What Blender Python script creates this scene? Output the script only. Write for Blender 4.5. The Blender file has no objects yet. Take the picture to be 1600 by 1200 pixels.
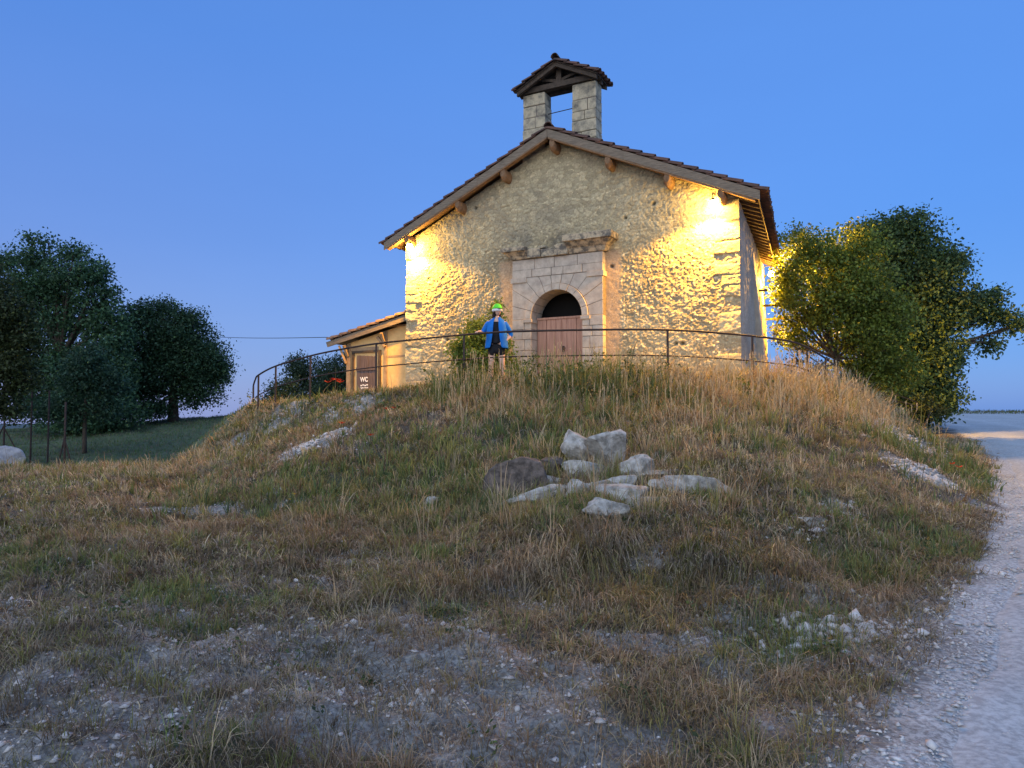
import bpy, bmesh, math, random
import numpy as np
from mathutils import Vector, Matrix
random.seed(7); RNG = np.random.default_rng(11)
R = math.radians
S = bpy.context.scene
COL = S.collection

# ---------------------------------------------------------------- camera, sky, light, exposure
EYE = 1.6; FPX = 1120.0
PITCH = math.atan(48/FPX)
cam = bpy.data.cameras.new('camera'); camo = bpy.data.objects.new('camera', cam); COL.objects.link(camo)
camo.location = (0, 0, EYE); camo.rotation_euler = (R(90)+PITCH, 0, 0)
cam.sensor_fit = 'HORIZONTAL'; cam.sensor_width = 36; cam.lens = 36*FPX/1600
cam.clip_start = 0.05; cam.clip_end = 9000
S.camera = camo

GLOW = 1.62
SUN_EL, SUN_AZ = 8, 205        # the sun is going down behind the camera
W = bpy.data.worlds.new('World'); S.world = W; W.use_nodes = True
nt = W.node_tree; nt.nodes.clear()
sky = nt.nodes.new('ShaderNodeTexSky'); sky.sky_type = 'NISHITA'; sky.sun_disc = False
sky.sun_elevation = R(SUN_EL); sky.sun_rotation = R(SUN_AZ)
sky.ozone_density = 3.2; sky.air_density = 1.0; sky.dust_density = 0.9
# dusk sky: blue vault, lavender low on the left, deeper blue low on the right, afterglow behind the camera
N_ = nt.nodes; L_n = nt.links
tc = N_.new('ShaderNodeTexCoord'); sx = N_.new('ShaderNodeSeparateXYZ'); L_n.new(tc.outputs['Generated'], sx.inputs[0])
def ramp(src, stops):
    r = N_.new('ShaderNodeValToRGB'); e = r.color_ramp.elements
    while len(e) < len(stops): e.new(.5)
    for q, (p, c) in zip(e, stops): q.position = p; q.color = (*c, 1)
    L_n.new(src, r.inputs[0]); return r.outputs[0]
zl = ramp(sx.outputs[2], [(0, (.30, .37, .76)), (.07, (.225, .325, .76)), (.22, (.155, .295, .80)), (.45, (.10, .275, .83)), (1, (.09, .25, .68))])
zr = ramp(sx.outputs[2], [(0, (.10, .28, .82)), (.07, (.075, .255, .83)), (.25, (.08, .275, .88)), (.45, (.10, .30, .90)), (1, (.09, .25, .68))])
mr = N_.new('ShaderNodeMapRange'); mr.inputs[1].default_value = -.55; mr.inputs[2].default_value = .5; L_n.new(sx.outputs[0], mr.inputs[0])
m1 = N_.new('ShaderNodeMix'); m1.data_type = 'RGBA'; L_n.new(mr.outputs[0], m1.inputs[0]); L_n.new(zl, m1.inputs[6]); L_n.new(zr, m1.inputs[7])
dt = N_.new('ShaderNodeVectorMath'); dt.operation = 'DOT_PRODUCT'; dt.inputs[1].default_value = (-.25, -.88, .40)
L_n.new(tc.outputs['Generated'], dt.inputs[0])
gl = ramp(dt.outputs['Value'], [(.1, (0, 0, 0)), (.55, (.30, .315, .31)), (1, (.94, .95, .88))])
gs = N_.new('ShaderNodeMix'); gs.data_type = 'RGBA'; gs.blend_type = 'MULTIPLY'; gs.inputs[0].default_value = 1
L_n.new(gl, gs.inputs[6]); gs.inputs[7].default_value = (GLOW, GLOW, GLOW, 1)
m2 = N_.new('ShaderNodeMix'); m2.data_type = 'RGBA'; m2.blend_type = 'ADD'; m2.inputs[0].default_value = 1
L_n.new(m1.outputs[2], m2.inputs[6]); L_n.new(gs.outputs[2], m2.inputs[7])
ns = N_.new('ShaderNodeTexNoise'); ns.inputs['Scale'].default_value = 2.2; ns.inputs['Detail'].default_value = 5
mps = N_.new('ShaderNodeMapping'); mps.inputs['Scale'].default_value = (1, 1, 3.2); L_n.new(tc.outputs['Generated'], mps.inputs[0]); L_n.new(mps.outputs[0], ns.inputs[0])
rs_ = ramp(ns.outputs[0], [(.3, (.93, .94, .955)), (.7, (1.0, 1.0, 1.0))])
m3 = N_.new('ShaderNodeMix'); m3.data_type = 'RGBA'; m3.blend_type = 'MULTIPLY'; m3.inputs[0].default_value = 1; L_n.new(m2.outputs[2], m3.inputs[6]); L_n.new(rs_, m3.inputs[7])
b1 = N_.new('ShaderNodeBackground'); b1.inputs[1].default_value = .82; L_n.new(m3.outputs[2], b1.inputs[0])
b2 = N_.new('ShaderNodeBackground'); b2.inputs[1].default_value = .05; L_n.new(sky.outputs[0], b2.inputs[0])
ad = N_.new('ShaderNodeAddShader'); L_n.new(b1.outputs[0], ad.inputs[0]); L_n.new(b2.outputs[0], ad.inputs[1])
wo = N_.new('ShaderNodeOutputWorld'); L_n.new(ad.outputs[0], wo.inputs[0])

sl = bpy.data.lights.new('afterglow', 'SUN'); sl.energy = 0.25; sl.angle = R(60); sl.color = (1.0, 0.86, 0.78)
so = bpy.data.objects.new('afterglow', sl); COL.objects.link(so)
so.rotation_euler = (R(62), 0, R(-25))

S.view_settings.view_transform = 'Standard'; S.view_settings.look = 'None'
S.view_settings.exposure = 0.0; S.view_settings.gamma = 1.0
S.cycles.max_bounces = 6; S.cycles.diffuse_bounces = 3; S.cycles.transparent_max_bounces = 4
S.cycles.sample_clamp_indirect = 4

# ---------------------------------------------------------------- helpers
cp, sp = math.cos(PITCH), math.sin(PITCH)
def at(px, py, Y):
    """world point that lies on the sight line of a photo pixel, Y metres ahead"""
    x = (px-800)/FPX; y = -(py-600)/FPX
    d = (x, cp-y*sp, sp+y*cp); t = Y/d[1]
    return Vector((d[0]*t, Y, EYE+d[2]*t))

def hsh(ix, iy, seed):
    h = (ix.astype(np.int64)*374761393 + iy.astype(np.int64)*668265263 + seed*1442695041) & 0xFFFFFFFF
    h = ((h ^ (h >> 13))*1274126177) & 0xFFFFFFFF
    h = h ^ (h >> 16)
    h = (h*2246822519) & 0xFFFFFFFF
    return ((h ^ (h >> 15)) & 0xFFFFFF)/float(0xFFFFFF)
def vnoise(x, y, seed=0):
    x = np.asarray(x, float); y = np.asarray(y, float)
    ix = np.floor(x); iy = np.floor(y); fx = x-ix; fy = y-iy
    fx = fx*fx*(3-2*fx); fy = fy*fy*(3-2*fy)
    a = hsh(ix, iy, seed); b = hsh(ix+1, iy, seed); c = hsh(ix, iy+1, seed); d = hsh(ix+1, iy+1, seed)
    return (a*(1-fx)+b*fx)*(1-fy)+(c*(1-fx)+d*fx)*fy
def fbm(x, y, seed=0, octv=4):
    s = 0; a = 0.5; n = 0
    for k in range(octv):
        s = s+a*vnoise(np.asarray(x)*2**k+k*17.3, np.asarray(y)*2**k-k*9.1, seed+k); n += a; a *= 0.5
    return s/n
def worley(x, y, seed=0):
    ix = np.floor(x); iy = np.floor(y)
    f1 = np.full(x.shape, 9.0); f2 = np.full(x.shape, 9.0); idv = np.zeros(x.shape)
    for dx in (-1, 0, 1):
        for dy in (-1, 0, 1):
            cx = ix+dx; cy = iy+dy
            px = cx+0.1+0.8*hsh(cx, cy, seed); py = cy+0.1+0.8*hsh(cx, cy, seed+5)
            d = np.hypot(px-x, py-y); i = hsh(cx, cy, seed+9)
            n1 = d < f1
            f2 = np.where(n1, f1, np.minimum(f2, d)); idv = np.where(n1, i, idv); f1 = np.where(n1, d, f1)
    return f1, f2, idv
def sst(a, b, x):
    t = np.clip((np.asarray(x, float)-a)/(b-a), 0, 1); return t*t*(3-2*t)

def tag(o, label=None, cat=None, group=None, kind=None):
    if label: o['label'] = label
    if cat: o['category'] = cat
    if group: o['group'] = group
    if kind: o['kind'] = kind
    return o
def empty(name, loc, label, cat, group=None, rz=0):
    o = bpy.data.objects.new(name, None); COL.objects.link(o); o.location = loc; o.rotation_euler = (0, 0, rz)
    o.empty_display_size = 0.2
    return tag(o, label, cat, group)
def mesh_np(name, V, faces, mat, parent=None, col=None, smooth=False):
    """faces: list of integer arrays, one per polygon size"""
    me = bpy.data.meshes.new(name)
    V = np.asarray(V, np.float32); me.vertices.add(len(V)); me.vertices.foreach_set('co', V.ravel())
    loops = np.concatenate([f.ravel() for f in faces]).astype(np.int32)
    tot = np.concatenate([np.full(len(f), f.shape[1]) for f in faces]).astype(np.int32)
    st = np.concatenate([[0], np.cumsum(tot)[:-1]]).astype(np.int32)
    me.loops.add(len(loops)); me.loops.foreach_set('vertex_index', loops)
    me.polygons.add(len(tot)); me.polygons.foreach_set('loop_start', st); me.polygons.foreach_set('loop_total', tot)
    if smooth: me.polygons.foreach_set('use_smooth', np.ones(len(tot), bool))
    me.update(calc_edges=True)
    if col is not None:
        a = me.color_attributes.new('Col', 'FLOAT_COLOR', 'POINT')
        c = np.ones((len(V), 4), np.float32); c[:, :3] = col; a.data.foreach_set('color', c.ravel())
    if mat: me.materials.append(mat)
    o = bpy.data.objects.new(name, me); COL.objects.link(o)
    if parent: o.parent = parent
    return o

class MB:
    def __init__(s): s.v = []; s.f = []
    def add(s, vs, fs):
        b = len(s.v); s.v += [tuple(v) for v in vs]; s.f += [tuple(i+b for i in f) for f in fs]
    def box(s, a, b, fn=None):
        (x0, y0, z0), (x1, y1, z1) = a, b
        vs = [(x, y, z) for z in (z0, z1) for (x, y) in ((x0, y0), (x1, y0), (x1, y1), (x0, y1))]
        if fn: vs = [fn(*v) for v in vs]
        s.add(vs, [(3, 2, 1, 0), (4, 5, 6, 7), (0, 1, 5, 4), (1, 2, 6, 5), (2, 3, 7, 6), (3, 0, 4, 7)])
    def prism(s, poly, v0, v1, fn=None):
        """polygon in (u,z) extruded from v0 to v1"""
        n = len(poly)
        vs = [(u, v0, z) for u, z in poly]+[(u, v1, z) for u, z in poly]
        if fn: vs = [fn(*v) for v in vs]
        s.add(vs, [tuple(range(n-1, -1, -1)), tuple(range(n, 2*n))]+[(i, (i+1) % n, n+(i+1) % n, n+i) for i in range(n)])
    def beam(s, p, q, w, h, up=(0, 0, 1)):
        p = Vector(p); q = Vector(q); d = (q-p).normalized(); up = Vector(up)
        sd = d.cross(up)
        if sd.length < 1e-4: sd = d.cross(Vector((1, 0, 0)))
        sd.normalize(); u2 = sd.cross(d)
        vs = [e+sd*a*w/2+u2*b*h/2 for e in (p, q) for a, b in ((-1, -1), (1, -1), (1, 1), (-1, 1))]
        s.add(vs, [(0, 1, 2, 3), (7, 6, 5, 4), (0, 4, 5, 1), (1, 5, 6, 2), (2, 6, 7, 3), (3, 7, 4, 0)])
    def tube(s, pts, rad, n=7, caps=True):
        pts = [Vector(p) for p in pts]; b = len(s.v)
        if not isinstance(rad, (list, tuple)): rad = [rad]*len(pts)
        prev = None
        for i, p in enumerate(pts):
            d = (pts[min(i+1, len(pts)-1)]-pts[max(i-1, 0)]).normalized()
            a = d.cross(Vector((0, 0, 1)) if abs(d.z) < 0.9 else Vector((1, 0, 0))).normalized()
            if prev is not None:
                a2 = prev-d*prev.dot(d)
                if a2.length > 1e-4: a = a2.normalized()
            prev = a; c = d.cross(a)
            for k in range(n):
                t = 2*math.pi*k/n; s.v.append(tuple(p+(a*math.cos(t)+c*math.sin(t))*rad[i]))
        for i in range(len(pts)-1):
            for k in range(n):
                k2 = (k+1) % n
                s.f.append((b+i*n+k, b+i*n+k2, b+(i+1)*n+k2, b+(i+1)*n+k))
        if caps:
            s.f.append(tuple(b+k for k in range(n-1, -1, -1))); e = b+(len(pts)-1)*n
            s.f.append(tuple(e+k for k in range(n)))
    def build(s, name, mat, parent=None, bevel=0, smooth=False, solid=0):
        me = bpy.data.meshes.new(name); me.from_pydata(s.v, [], s.f); me.update()
        bm = bmesh.new(); bm.from_mesh(me); bmesh.ops.recalc_face_normals(bm, faces=bm.faces); bm.to_mesh(me); bm.free()
        if mat: me.materials.append(mat)
        if smooth: me.polygons.foreach_set('use_smooth', [True]*len(me.polygons))
        o = bpy.data.objects.new(name, me); COL.objects.link(o)
        if parent: o.parent = parent
        if solid:
            m = o.modifiers.new('s', 'SOLIDIFY'); m.thickness = solid; m.offset = 0
        if bevel:
            m = o.modifiers.new('b', 'BEVEL'); m.width = bevel; m.segments = 2; m.limit_method = 'ANGLE'; m.angle_limit = R(35)
        return o

# ---------------------------------------------------------------- materials
def mat(name, c1, c2=None, rough=0.85, scale=8, bump=0.3, bscale=30, detail=8, stretch=(1, 1, 1), vcol=False, metal=0,
        spec=0.25, sub=0.0, bdist=0.02, contrast=(0.35, 0.65)):
    m = bpy.data.materials.new(name); m.use_nodes = True; t = m.node_tree; N = t.nodes; L = t.links
    b = N['Principled BSDF']; b.inputs['Roughness'].default_value = rough; b.inputs['Metallic'].default_value = metal
    b.inputs['Specular IOR Level'].default_value = spec
    tc = N.new('ShaderNodeTexCoord'); mp = N.new('ShaderNodeMapping'); mp.inputs['Scale'].default_value = stretch
    L.new(tc.outputs['Object'], mp.inputs[0])
    no = N.new('ShaderNodeTexNoise'); no.inputs['Scale'].default_value = scale; no.inputs['Detail'].default_value = detail
    no.inputs['Roughness'].default_value = 0.65
    L.new(mp.outputs[0], no.inputs[0])
    rp = N.new('ShaderNodeMapRange'); rp.inputs[1].default_value = contrast[0]; rp.inputs[2].default_value = contrast[1]
    L.new(no.outputs[0], rp.inputs[0])
    mx = N.new('ShaderNodeMix'); mx.data_type = 'RGBA'
    L.new(rp.outputs[0], mx.inputs[0])
    c2 = c2 or tuple(x*0.6 for x in c1)
    mx.inputs[6].default_value = (*c1, 1); mx.inputs[7].default_value = (*c2, 1)
    out = mx.outputs[2]
    if vcol:
        a = N.new('ShaderNodeVertexColor'); a.layer_name = 'Col'
        m2 = N.new('ShaderNodeMix'); m2.data_type = 'RGBA'; m2.blend_type = 'MULTIPLY'; m2.inputs[0].default_value = 1
        L.new(a.outputs[0], m2.inputs[6]); L.new(out, m2.inputs[7]); out = m2.outputs[2]
    L.new(out, b.inputs['Base Color'])
    if bump:
        bn = N.new('ShaderNodeTexNoise'); bn.inputs['Scale'].default_value = bscale; bn.inputs['Detail'].default_value = 10
        bn.inputs['Roughness'].default_value = 0.7
        L.new(mp.outputs[0], bn.inputs[0])
        bu = N.new('ShaderNodeBump'); bu.inputs['Strength'].default_value = bump; bu.inputs['Distance'].default_value = bdist
        L.new(bn.outputs[0], bu.inputs['Height']); L.new(bu.outputs[0], b.inputs['Normal'])
    if sub:
        tr = N.new('ShaderNodeBsdfTranslucent'); ms = N.new('ShaderNodeMixShader'); ms.inputs[0].default_value = sub
        L.new(out, tr.inputs[0]); L.new(b.outputs[0], ms.inputs[1]); L.new(tr.outputs[0], ms.inputs[2])
        L.new(ms.outputs[0], N['Material Output'].inputs[0])
    return m
def emit(name, col, st):
    m = bpy.data.materials.new(name); m.use_nodes = True; N = m.node_tree.nodes
    b = N['Principled BSDF']; b.inputs['Base Color'].default_value = (.8, .8, .8, 1)
    b.inputs['Emission Color'].default_value = (*col, 1); b.inputs['Emission Strength'].default_value = st
    return m
W1 = (1, 1, 1)
M_ground = mat('ground_soil', (1.15, 1.14, 1.12), (0.52, 0.51, 0.50), scale=34, vcol=True, bump=0.9, bscale=45, bdist=0.02, detail=12, contrast=(.4, .6))
M_road = mat('road_gravel', (1.08, 1.08, 1.07), (0.70, 0.70, 0.69), scale=22, vcol=True, bump=0.5, bscale=60, bdist=0.01, detail=14, contrast=(.4, .6))
M_blade = mat('grass_blades', (1.3, 1.26, 1.2), (1.0, 1.0, .95), vcol=True, bump=0, sub=0.25, rough=0.7, spec=.15)
M_leaf = mat('leaves', (1, 1, 1), (.8, .85, .75), vcol=True, bump=0, sub=0.3, rough=0.55, spec=.3, scale=2)
M_bark = mat('bark', (.09, .07, .05), (.04, .035, .03), scale=20, bump=.8, bscale=40, stretch=(1, 1, .2))
M_stonewall = mat('rubble_stone', (1.05, 1.04, 1.0), (.78, .75, .70), vcol=True, scale=22, bump=.8, bscale=38, bdist=.03, detail=12, contrast=(.4, .62))
M_plain = mat('side_render', (.42, .38, .31), (.31, .28, .24), scale=5, bump=.7, bscale=30, bdist=.02)
M_ashlar = mat('dressed_stone', (.54, .47, .37), (.36, .31, .25), scale=5, bump=.4, bscale=45, bdist=.008)
M_ashdark = mat('weathered_cornice', (.50, .41, .27), (.13, .12, .10), scale=7, bump=.6, bscale=35, bdist=.015, contrast=(.42, .58))
M_mortar = mat('mortar', (.20, .17, .14), (.12, .1, .09), scale=12, bump=.4)
M_bell = mat('bell_gable_stone', (.50, .43, .29), (.16, .15, .12), scale=5, bump=.8, bscale=30, bdist=.02, contrast=(.42, .66))
M_woodg = mat('weathered_wood', (.26, .21, .15), (.14, .115, .085), scale=9, bump=.5, bscale=25, stretch=(.6, 6, 6))
M_woodb = mat('brown_beam_wood', (.26, .16, .085), (.15, .09, .05), scale=9, bump=.4, bscale=25)
M_wooddark = mat('dark_old_wood', (.10, .075, .055), (.05, .04, .03), scale=9, bump=.4, bscale=25)
M_tile = mat('canal_tile', (.16, .085, .06), (.06, .045, .04), scale=3, bump=.5, bscale=22, rough=.9)
M_tilewarm = mat('annex_tile', (.26, .17, .11), (.13, .09, .07), scale=4, bump=.5, bscale=22, rough=.9)
M_door = mat('door_boards', (.48, .29, .21), (.33, .18, .13), scale=5, bump=.3, bscale=20, stretch=(5, 5, .35))
M_shdoor = mat('grey_door_boards', (.14, .105, .10), (.09, .07, .065), scale=6, bump=.5, bscale=20, stretch=(6, 6, .5))
M_shwall = mat('annex_render', (.72, .50, .22), (.58, .38, .16), scale=4, bump=.35, bscale=20)
M_shwood = mat('annex_timber', (.40, .28, .16), (.25, .17, .10), scale=6, bump=.3, bscale=20)
M_iron = mat('rusty_iron', (.07, .045, .035), (.035, .03, .03), scale=20, bump=.2, rough=.6, metal=.4)
M_dark = mat('painted_interior_shade', (.01, .01, .01), (.008, .008, .008), bump=0)  # near-black colour standing in for the unlit chapel interior
M_white = mat('white_paint', (.8, .8, .78), (.7, .7, .68), bump=0)
M_rock = mat('limestone_boulder', (.60, .59, .54), (.17, .165, .14), scale=7, bump=1, bscale=14, bdist=.05, detail=12)
M_rockd = mat('dark_boulder', (.20, .17, .15), (.05, .045, .04), scale=9, bump=1, bscale=14, bdist=.05, detail=12)
M_peb = mat('pebbles', (.62, .62, .60), (.34, .33, .32), scale=3, bump=.3)
M_wire = mat('cable', (.02, .02, .02), bump=0)

# ---------------------------------------------------------------- terrain
def px2(px, Y): return ((px-800)/FPX*Y, Y)
EDGE = [px2(397, 19.3), px2(400, 18), px2(430, 17), px2(497, 16.2), px2(588, 15.2), px2(725, 14.4), px2(860, 13.8), px2(1043, 13.6),
        px2(1200, 14.2), px2(1260, 15.6), px2(1308, 17.8), (9.6, 22), (9.0, 27), (3, 31), (-4, 31), (-9.5, 28), (-8.6, 23)]
ROAD = [(-6, -14), (-3.6, -6), (-.6, -1), (0.55, 1.6), (1.5, 3), (1.8, 3.4), (2.38, 4), (3.25, 5.2), (4.3, 6.5), (6.25, 9.1), (8.9, 13.1), (10.4, 15.4), (13.4, 20.6),
        (16.5, 26.8), (19, 34), (19.5, 40), (12, 46)]
def sdist(x, y, P):
    """distance to closed polygon, negative inside"""
    d = np.full(x.shape, 1e9); ins = np.zeros(x.shape, bool); n = len(P)
    for i in range(n):
        ax, ay = P[i]; bx, by = P[(i+1) % n]
        ex, ey = bx-ax, by-ay
        t = np.clip(((x-ax)*ex+(y-ay)*ey)/(ex*ex+ey*ey), 0, 1)
        d = np.minimum(d, np.hypot(x-ax-t*ex, y-ay-t*ey))
        c = ((ay > y) != (by > y)) & (x < ex*(y-ay)/(ey if ey else 1e-9)+ax)
        ins ^= c
    return np.where(ins, -d, d)
def road_d(x, y):
    """signed distance to the road's left edge: positive to its left (grass), negative on the road"""
    best = np.full(x.shape, 1e9); sg = np.ones(x.shape)
    for i in range(len(ROAD)-1):
        ax, ay = ROAD[i]; bx, by = ROAD[i+1]; ex, ey = bx-ax, by-ay
        t = np.clip(((x-ax)*ex+(y-ay)*ey)/(ex*ex+ey*ey), 0, 1)
        d = np.hypot(x-ax-t*ex, y-ay-t*ey); cr = ex*(y-ay)-ey*(x-ax)
        m = d < best; best = np.where(m, d, best); sg = np.where(m, np.sign(cr), sg)
    return best*sg
ANG = [-180, -150, -120, -90, -60, -30, 0, 60, 120, 180]
WID = [1.9, 2.8, 5.6, 7.6, 6.2, 3.0, 2.2, 3, 3.5, 1.9]
def base_h(x, y):
    yc = np.maximum(y, -3)
    right = np.interp(yc, [-3, 0, 38, 46, 60, 130, 400, 3000], [-.05, 0.0, 1.52, 1.82, .3, -9, -30, -60])
    ls = np.interp(x, [-45, -28, -19, -12], [.25, .75, 1.4, 1.7])
    left = np.interp(yc, [-3, 0, 6, 14.5, 16.5, 21, 30], [-.05, 0.0, .22, .40, .34, -.35, -.1])
    t = sst(28, 45, yc); left = left*(1-t)+ls*t
    left = left+np.interp(yc, [45, 48, 60, 130, 400, 3000], [0, 0, -2.5, -10, -31, -61])
    k = sst(-3, 3, x)
    k = np.where(yc > 40, 1-(1-k)*(1-sst(50, 90, yc)), k)
    return left*(1-k)+right*k
def H(x, y, fine=True):
    x = np.asarray(x, float); y = np.asarray(y, float)
    b = base_h(x, y)
    zt = np.interp(x, [-6, -1.5, 3, 9], [1.82, 2.2, 2.28, 2.25])
    wob = (fbm(x*.35, y*.35, 3)-.5)*1.3
    d = sdist(x, y, EDGE)+wob*np.clip(sdist(x, y, EDGE), 0, 1)
    ang = np.degrees(np.arctan2(y-18.5, x-.8)); w = np.interp(ang, ANG, WID)
    rd = road_d(x, y)
    w = np.minimum(w, np.maximum(d+np.maximum(rd, 0)*.98, .5))
    t = np.clip(d/w, 0, 1)
    g = (1-t)**1.15; g = np.where(t <= 0, 1, g)
    z = b+(zt-b)*g
    # little bank with hanging tussocks in front
    bx = np.exp(-((x-1.3)/1.3)**2)
    edge = 5.75+.35*np.sin(x*1.7)+.3*(fbm(x, y*0, 8)-.5)
    z = z+.24*bx*sst(edge-.25, edge+.15, y)*(1-sst(edge+.6, edge+2.6, y))
    off = sst(0, .8, rd)*(1-sst(60, 90, np.hypot(x, y)))
    ter = sst(-.2, .8, d)
    if fine:
        z = z+off*((fbm(x*.7, y*.7, 21)-.5)*.28*ter+(fbm(x*2.5, y*2.5, 5)-.5)*.16*(.3+.7*ter)+(fbm(x*9, y*9, 6, 3)-.5)*.055+(fbm(x*26, y*26, 16, 3)-.5)*.026)
    z = z-.06*sst(-.1, -.5, rd)*(1-sst(40, 60, y))
    return z
def Hs(x, y): return float(H(np.array([x]), np.array([y]))[0])
def ground_at(px, py, ymax=60):
    """where the sight line of a photo pixel meets the ground"""
    x = (px-800)/FPX; yy = -(py-600)/FPX; d = np.array((x, cp-yy*sp, sp+yy*cp))
    t = np.linspace(1.5, ymax, 3000); P = np.outer(t, d); z = EYE+P[:, 2]
    k = np.argmax(z < H(P[:, 0], P[:, 1], False))
    return (float(P[k, 0]), float(P[k, 1]))

# patches: (photo x, photo y of the centre, radius across m, radius deep m)
BARE = [(640, 985, .75, .5), (760, 1060, .6, .35), (540, 1100, .6, .3), (900, 1060, .35, .25), (330, 1010, .45, .3), (90, 960, .6, .3), (60, 1090, .35, .25),
        (480, 700, .45, .7), (520, 690, .3, .7), (330, 800, 1.2, .25), (430, 800, .5, .3), (400, 905, .7, .25), (560, 880, .5, .35), (1300, 980, .35, .3),
        (1250, 1120, .3, .2), (1310, 800, .3, .35), (1400, 680, .7, 1.1), (1445, 745, .4, .6), (1370, 650, .6, 1.2), (640, 1150, .8, .2), (430, 1150, .7, .2),
        (200, 1130, .4, .2), (540, 640, .8, .6), (430, 655, .9, .7), (850, 1130, .5, .2), (1010, 1010, .4, .22), (250, 930, .5, .2), (600, 1040, .8, .4), (950, 1150, .4, .2)]
GREEN = [(880, 620, 1.3, 1.3), (700, 610, 1.2, .9), (560, 610, 1.5, .7), (640, 740, 2.2, 1.2), (480, 760, 1.6, .9), (850, 670, 1.2, 1.2), (680, 880, .4, .25), (310, 940, .6, .3),
         (450, 800, .4, .4), (260, 990, .5, .25), (700, 960, .25, .2), (740, 740, 1.2, .9), (1120, 780, .4, .3), (920, 800, .8, .4), (1420, 840, .7, .8), (1460, 720, 1.2, 1.5),
         (1340, 880, .6, .4), (1230, 1010, .5, .3), (1190, 1180, .4, .12), (330, 1190, .3, .1), (80, 890, .6, .3), (20, 870, .4, .3), (700, 800, 1.2, .4), (1180, 700, .5, .5),
         (560, 800, .9, .4), (980, 600, 1.0, .6), (1240, 960, .4, .3)]
def patches(lst):
    out = []
    for p in lst:
        gx, gy = ground_at(p[0], p[1]); out.append((gx, gy, p[2], p[3]))
    return out
BAREW = patches(BARE); GREENW = patches(GREEN)
def pmask(x, y, P, seed):
    m = np.zeros(x.shape); n = (fbm(x*1.9, y*1.9, seed)-.5)*1.5+(fbm(x*6, y*6, seed+3)-.5)*.7
    for gx, gy, a, b in P:
        d = np.sqrt(((x-gx)/a)**2+((y-gy)/b)**2)+n
        m = np.maximum(m, 1-sst(.6, 1.2, d))
    return m
def zones(x, y):
    bare = pmask(x, y, BAREW, 31); gr = pmask(x, y, GREENW, 47)
    rd = road_d(x, y)
    bare = np.maximum(bare, sst(.55, .0, rd+(fbm(x*2, y*2, 77)-.5)*1.2))
    near = 1-sst(5, 9, y)
    bare = np.maximum(bare, near*.92*sst(.43, .55, fbm(x*1.1+4, y*1.1, 61)))
    d = sdist(x, y, EDGE)
    bare = np.maximum(bare, .9*sst(.2, -.9, d)*sst(-7, -2, -d*0+x*0-1.0))
    return np.clip(bare, 0, 1), np.clip(gr, 0, 1), rd, d

SOIL = np.array((.27, .28, .275)); LIT = np.array((.095, .085, .068)); GRN = np.array((.06, .085, .035)); CHALK = np.array((.46, .45, .425)); MEAD = np.array((.09, .125, .07))
def road_col(x, y): return np.array((.41, .455, .48))*(.8+.25*fbm(x*1.2, y*1.2, 141)+.25*(fbm(x*8, y*8, 143)-.3))[:, None]
def ground_col(x, y):
    bare, gr, rd, d = zones(x, y)
    n = fbm(x*5, y*5, 90)[:, None]
    c = LIT*(.65+.7*n)
    c = c*(1-gr[:, None]*.6)+GRN*gr[:, None]*.6
    soil = SOIL*(.62+.6*fbm(x*3, y*3, 95))[:, None]
    ch = sst(.55, .7, fbm(x*4, y*4, 97))[:, None]*.6
    soil = soil*(1-ch)+CHALK*ch
    c = c*(1-bare[:, None])+soil*bare[:, None]
    rm = sst(.22, -.12, rd+(fbm(x*3, y*3, 78)-.5)*.5)[:, None]; c = c*(1-rm)+road_col(x, y)*1.12*rm
    md = (sst(17, 20, y)*(1-sst(-8, -4, x)))[:, None]
    c = c*(1-md)+MEAD*(.7+.6*n)*md
    fr = sst(38.5, 41, y)[:, None]; c = c*(1-fr)+np.array((.06, .075, .035))*fr
    far = sst(120, 400, np.hypot(x, y))[:, None]; c = c*(1-far)+np.array((.10, .13, .12))*far
    return c
th = np.radians(np.concatenate([np.linspace(-180, -44, 50)[:-1], np.linspace(-44, 44, 560), np.linspace(44, 180, 50)[1:-1]]))
rr = np.concatenate([[.05], np.geomspace(.6, 2.4, 20)[:-1], np.geomspace(2.4, 60, 470), np.geomspace(60, 6000, 50)[1:]])
TT, RR = np.meshgrid(th, rr); X = (RR*np.sin(TT)).ravel(); Y = (RR*np.cos(TT)).ravel()
Z = H(X, Y); nt_, nr_ = len(th), len(rr)
i, j = np.meshgrid(np.arange(nr_-1), np.arange(nt_), indexing='ij'); j2 = (j+1) % nt_
F = np.stack([i*nt_+j, (i+1)*nt_+j, (i+1)*nt_+j2, i*nt_+j2], -1).reshape(-1, 4)[:, ::-1]
tag(mesh_np('ground', np.stack([X, Y, Z], 1), [F], M_ground, col=ground_col(X, Y), smooth=True), kind='structure')

# road sheet
def polyres(P, step):
    out = []; 
    for k in range(len(P)-1):
        a = np.array(P[k]); b = np.array(P[k+1]); n = max(1, int(np.linalg.norm(b-a)/step))
        for q in range(n): out.append(a+(b-a)*q/n)
    out.append(np.array(P[-1])); return np.array(out)
def smooth_poly(P, it=3):
    P = [np.array(p, float) for p in P]
    for _ in range(it):
        Q = [P[0]]
        for k in range(len(P)-1): Q += [P[k]*.75+P[k+1]*.25, P[k]*.25+P[k+1]*.75]
        P = Q+[P[-1]]
    return P
c = polyres(smooth_poly(ROAD, 2), .12); tg = np.gradient(c, axis=0); tg /= np.linalg.norm(tg, axis=1)[:, None]; nm = np.stack([tg[:, 1], -tg[:, 0]], 1)
yv = c[:, 1]; wd = np.interp(yv, [0, 15, 24, 34, 46], [4.6, 5.5, 9, 20, 22])
ks = np.concatenate([np.linspace(0, .25, 26), np.linspace(.25, 1, 40)[1:]])
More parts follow.
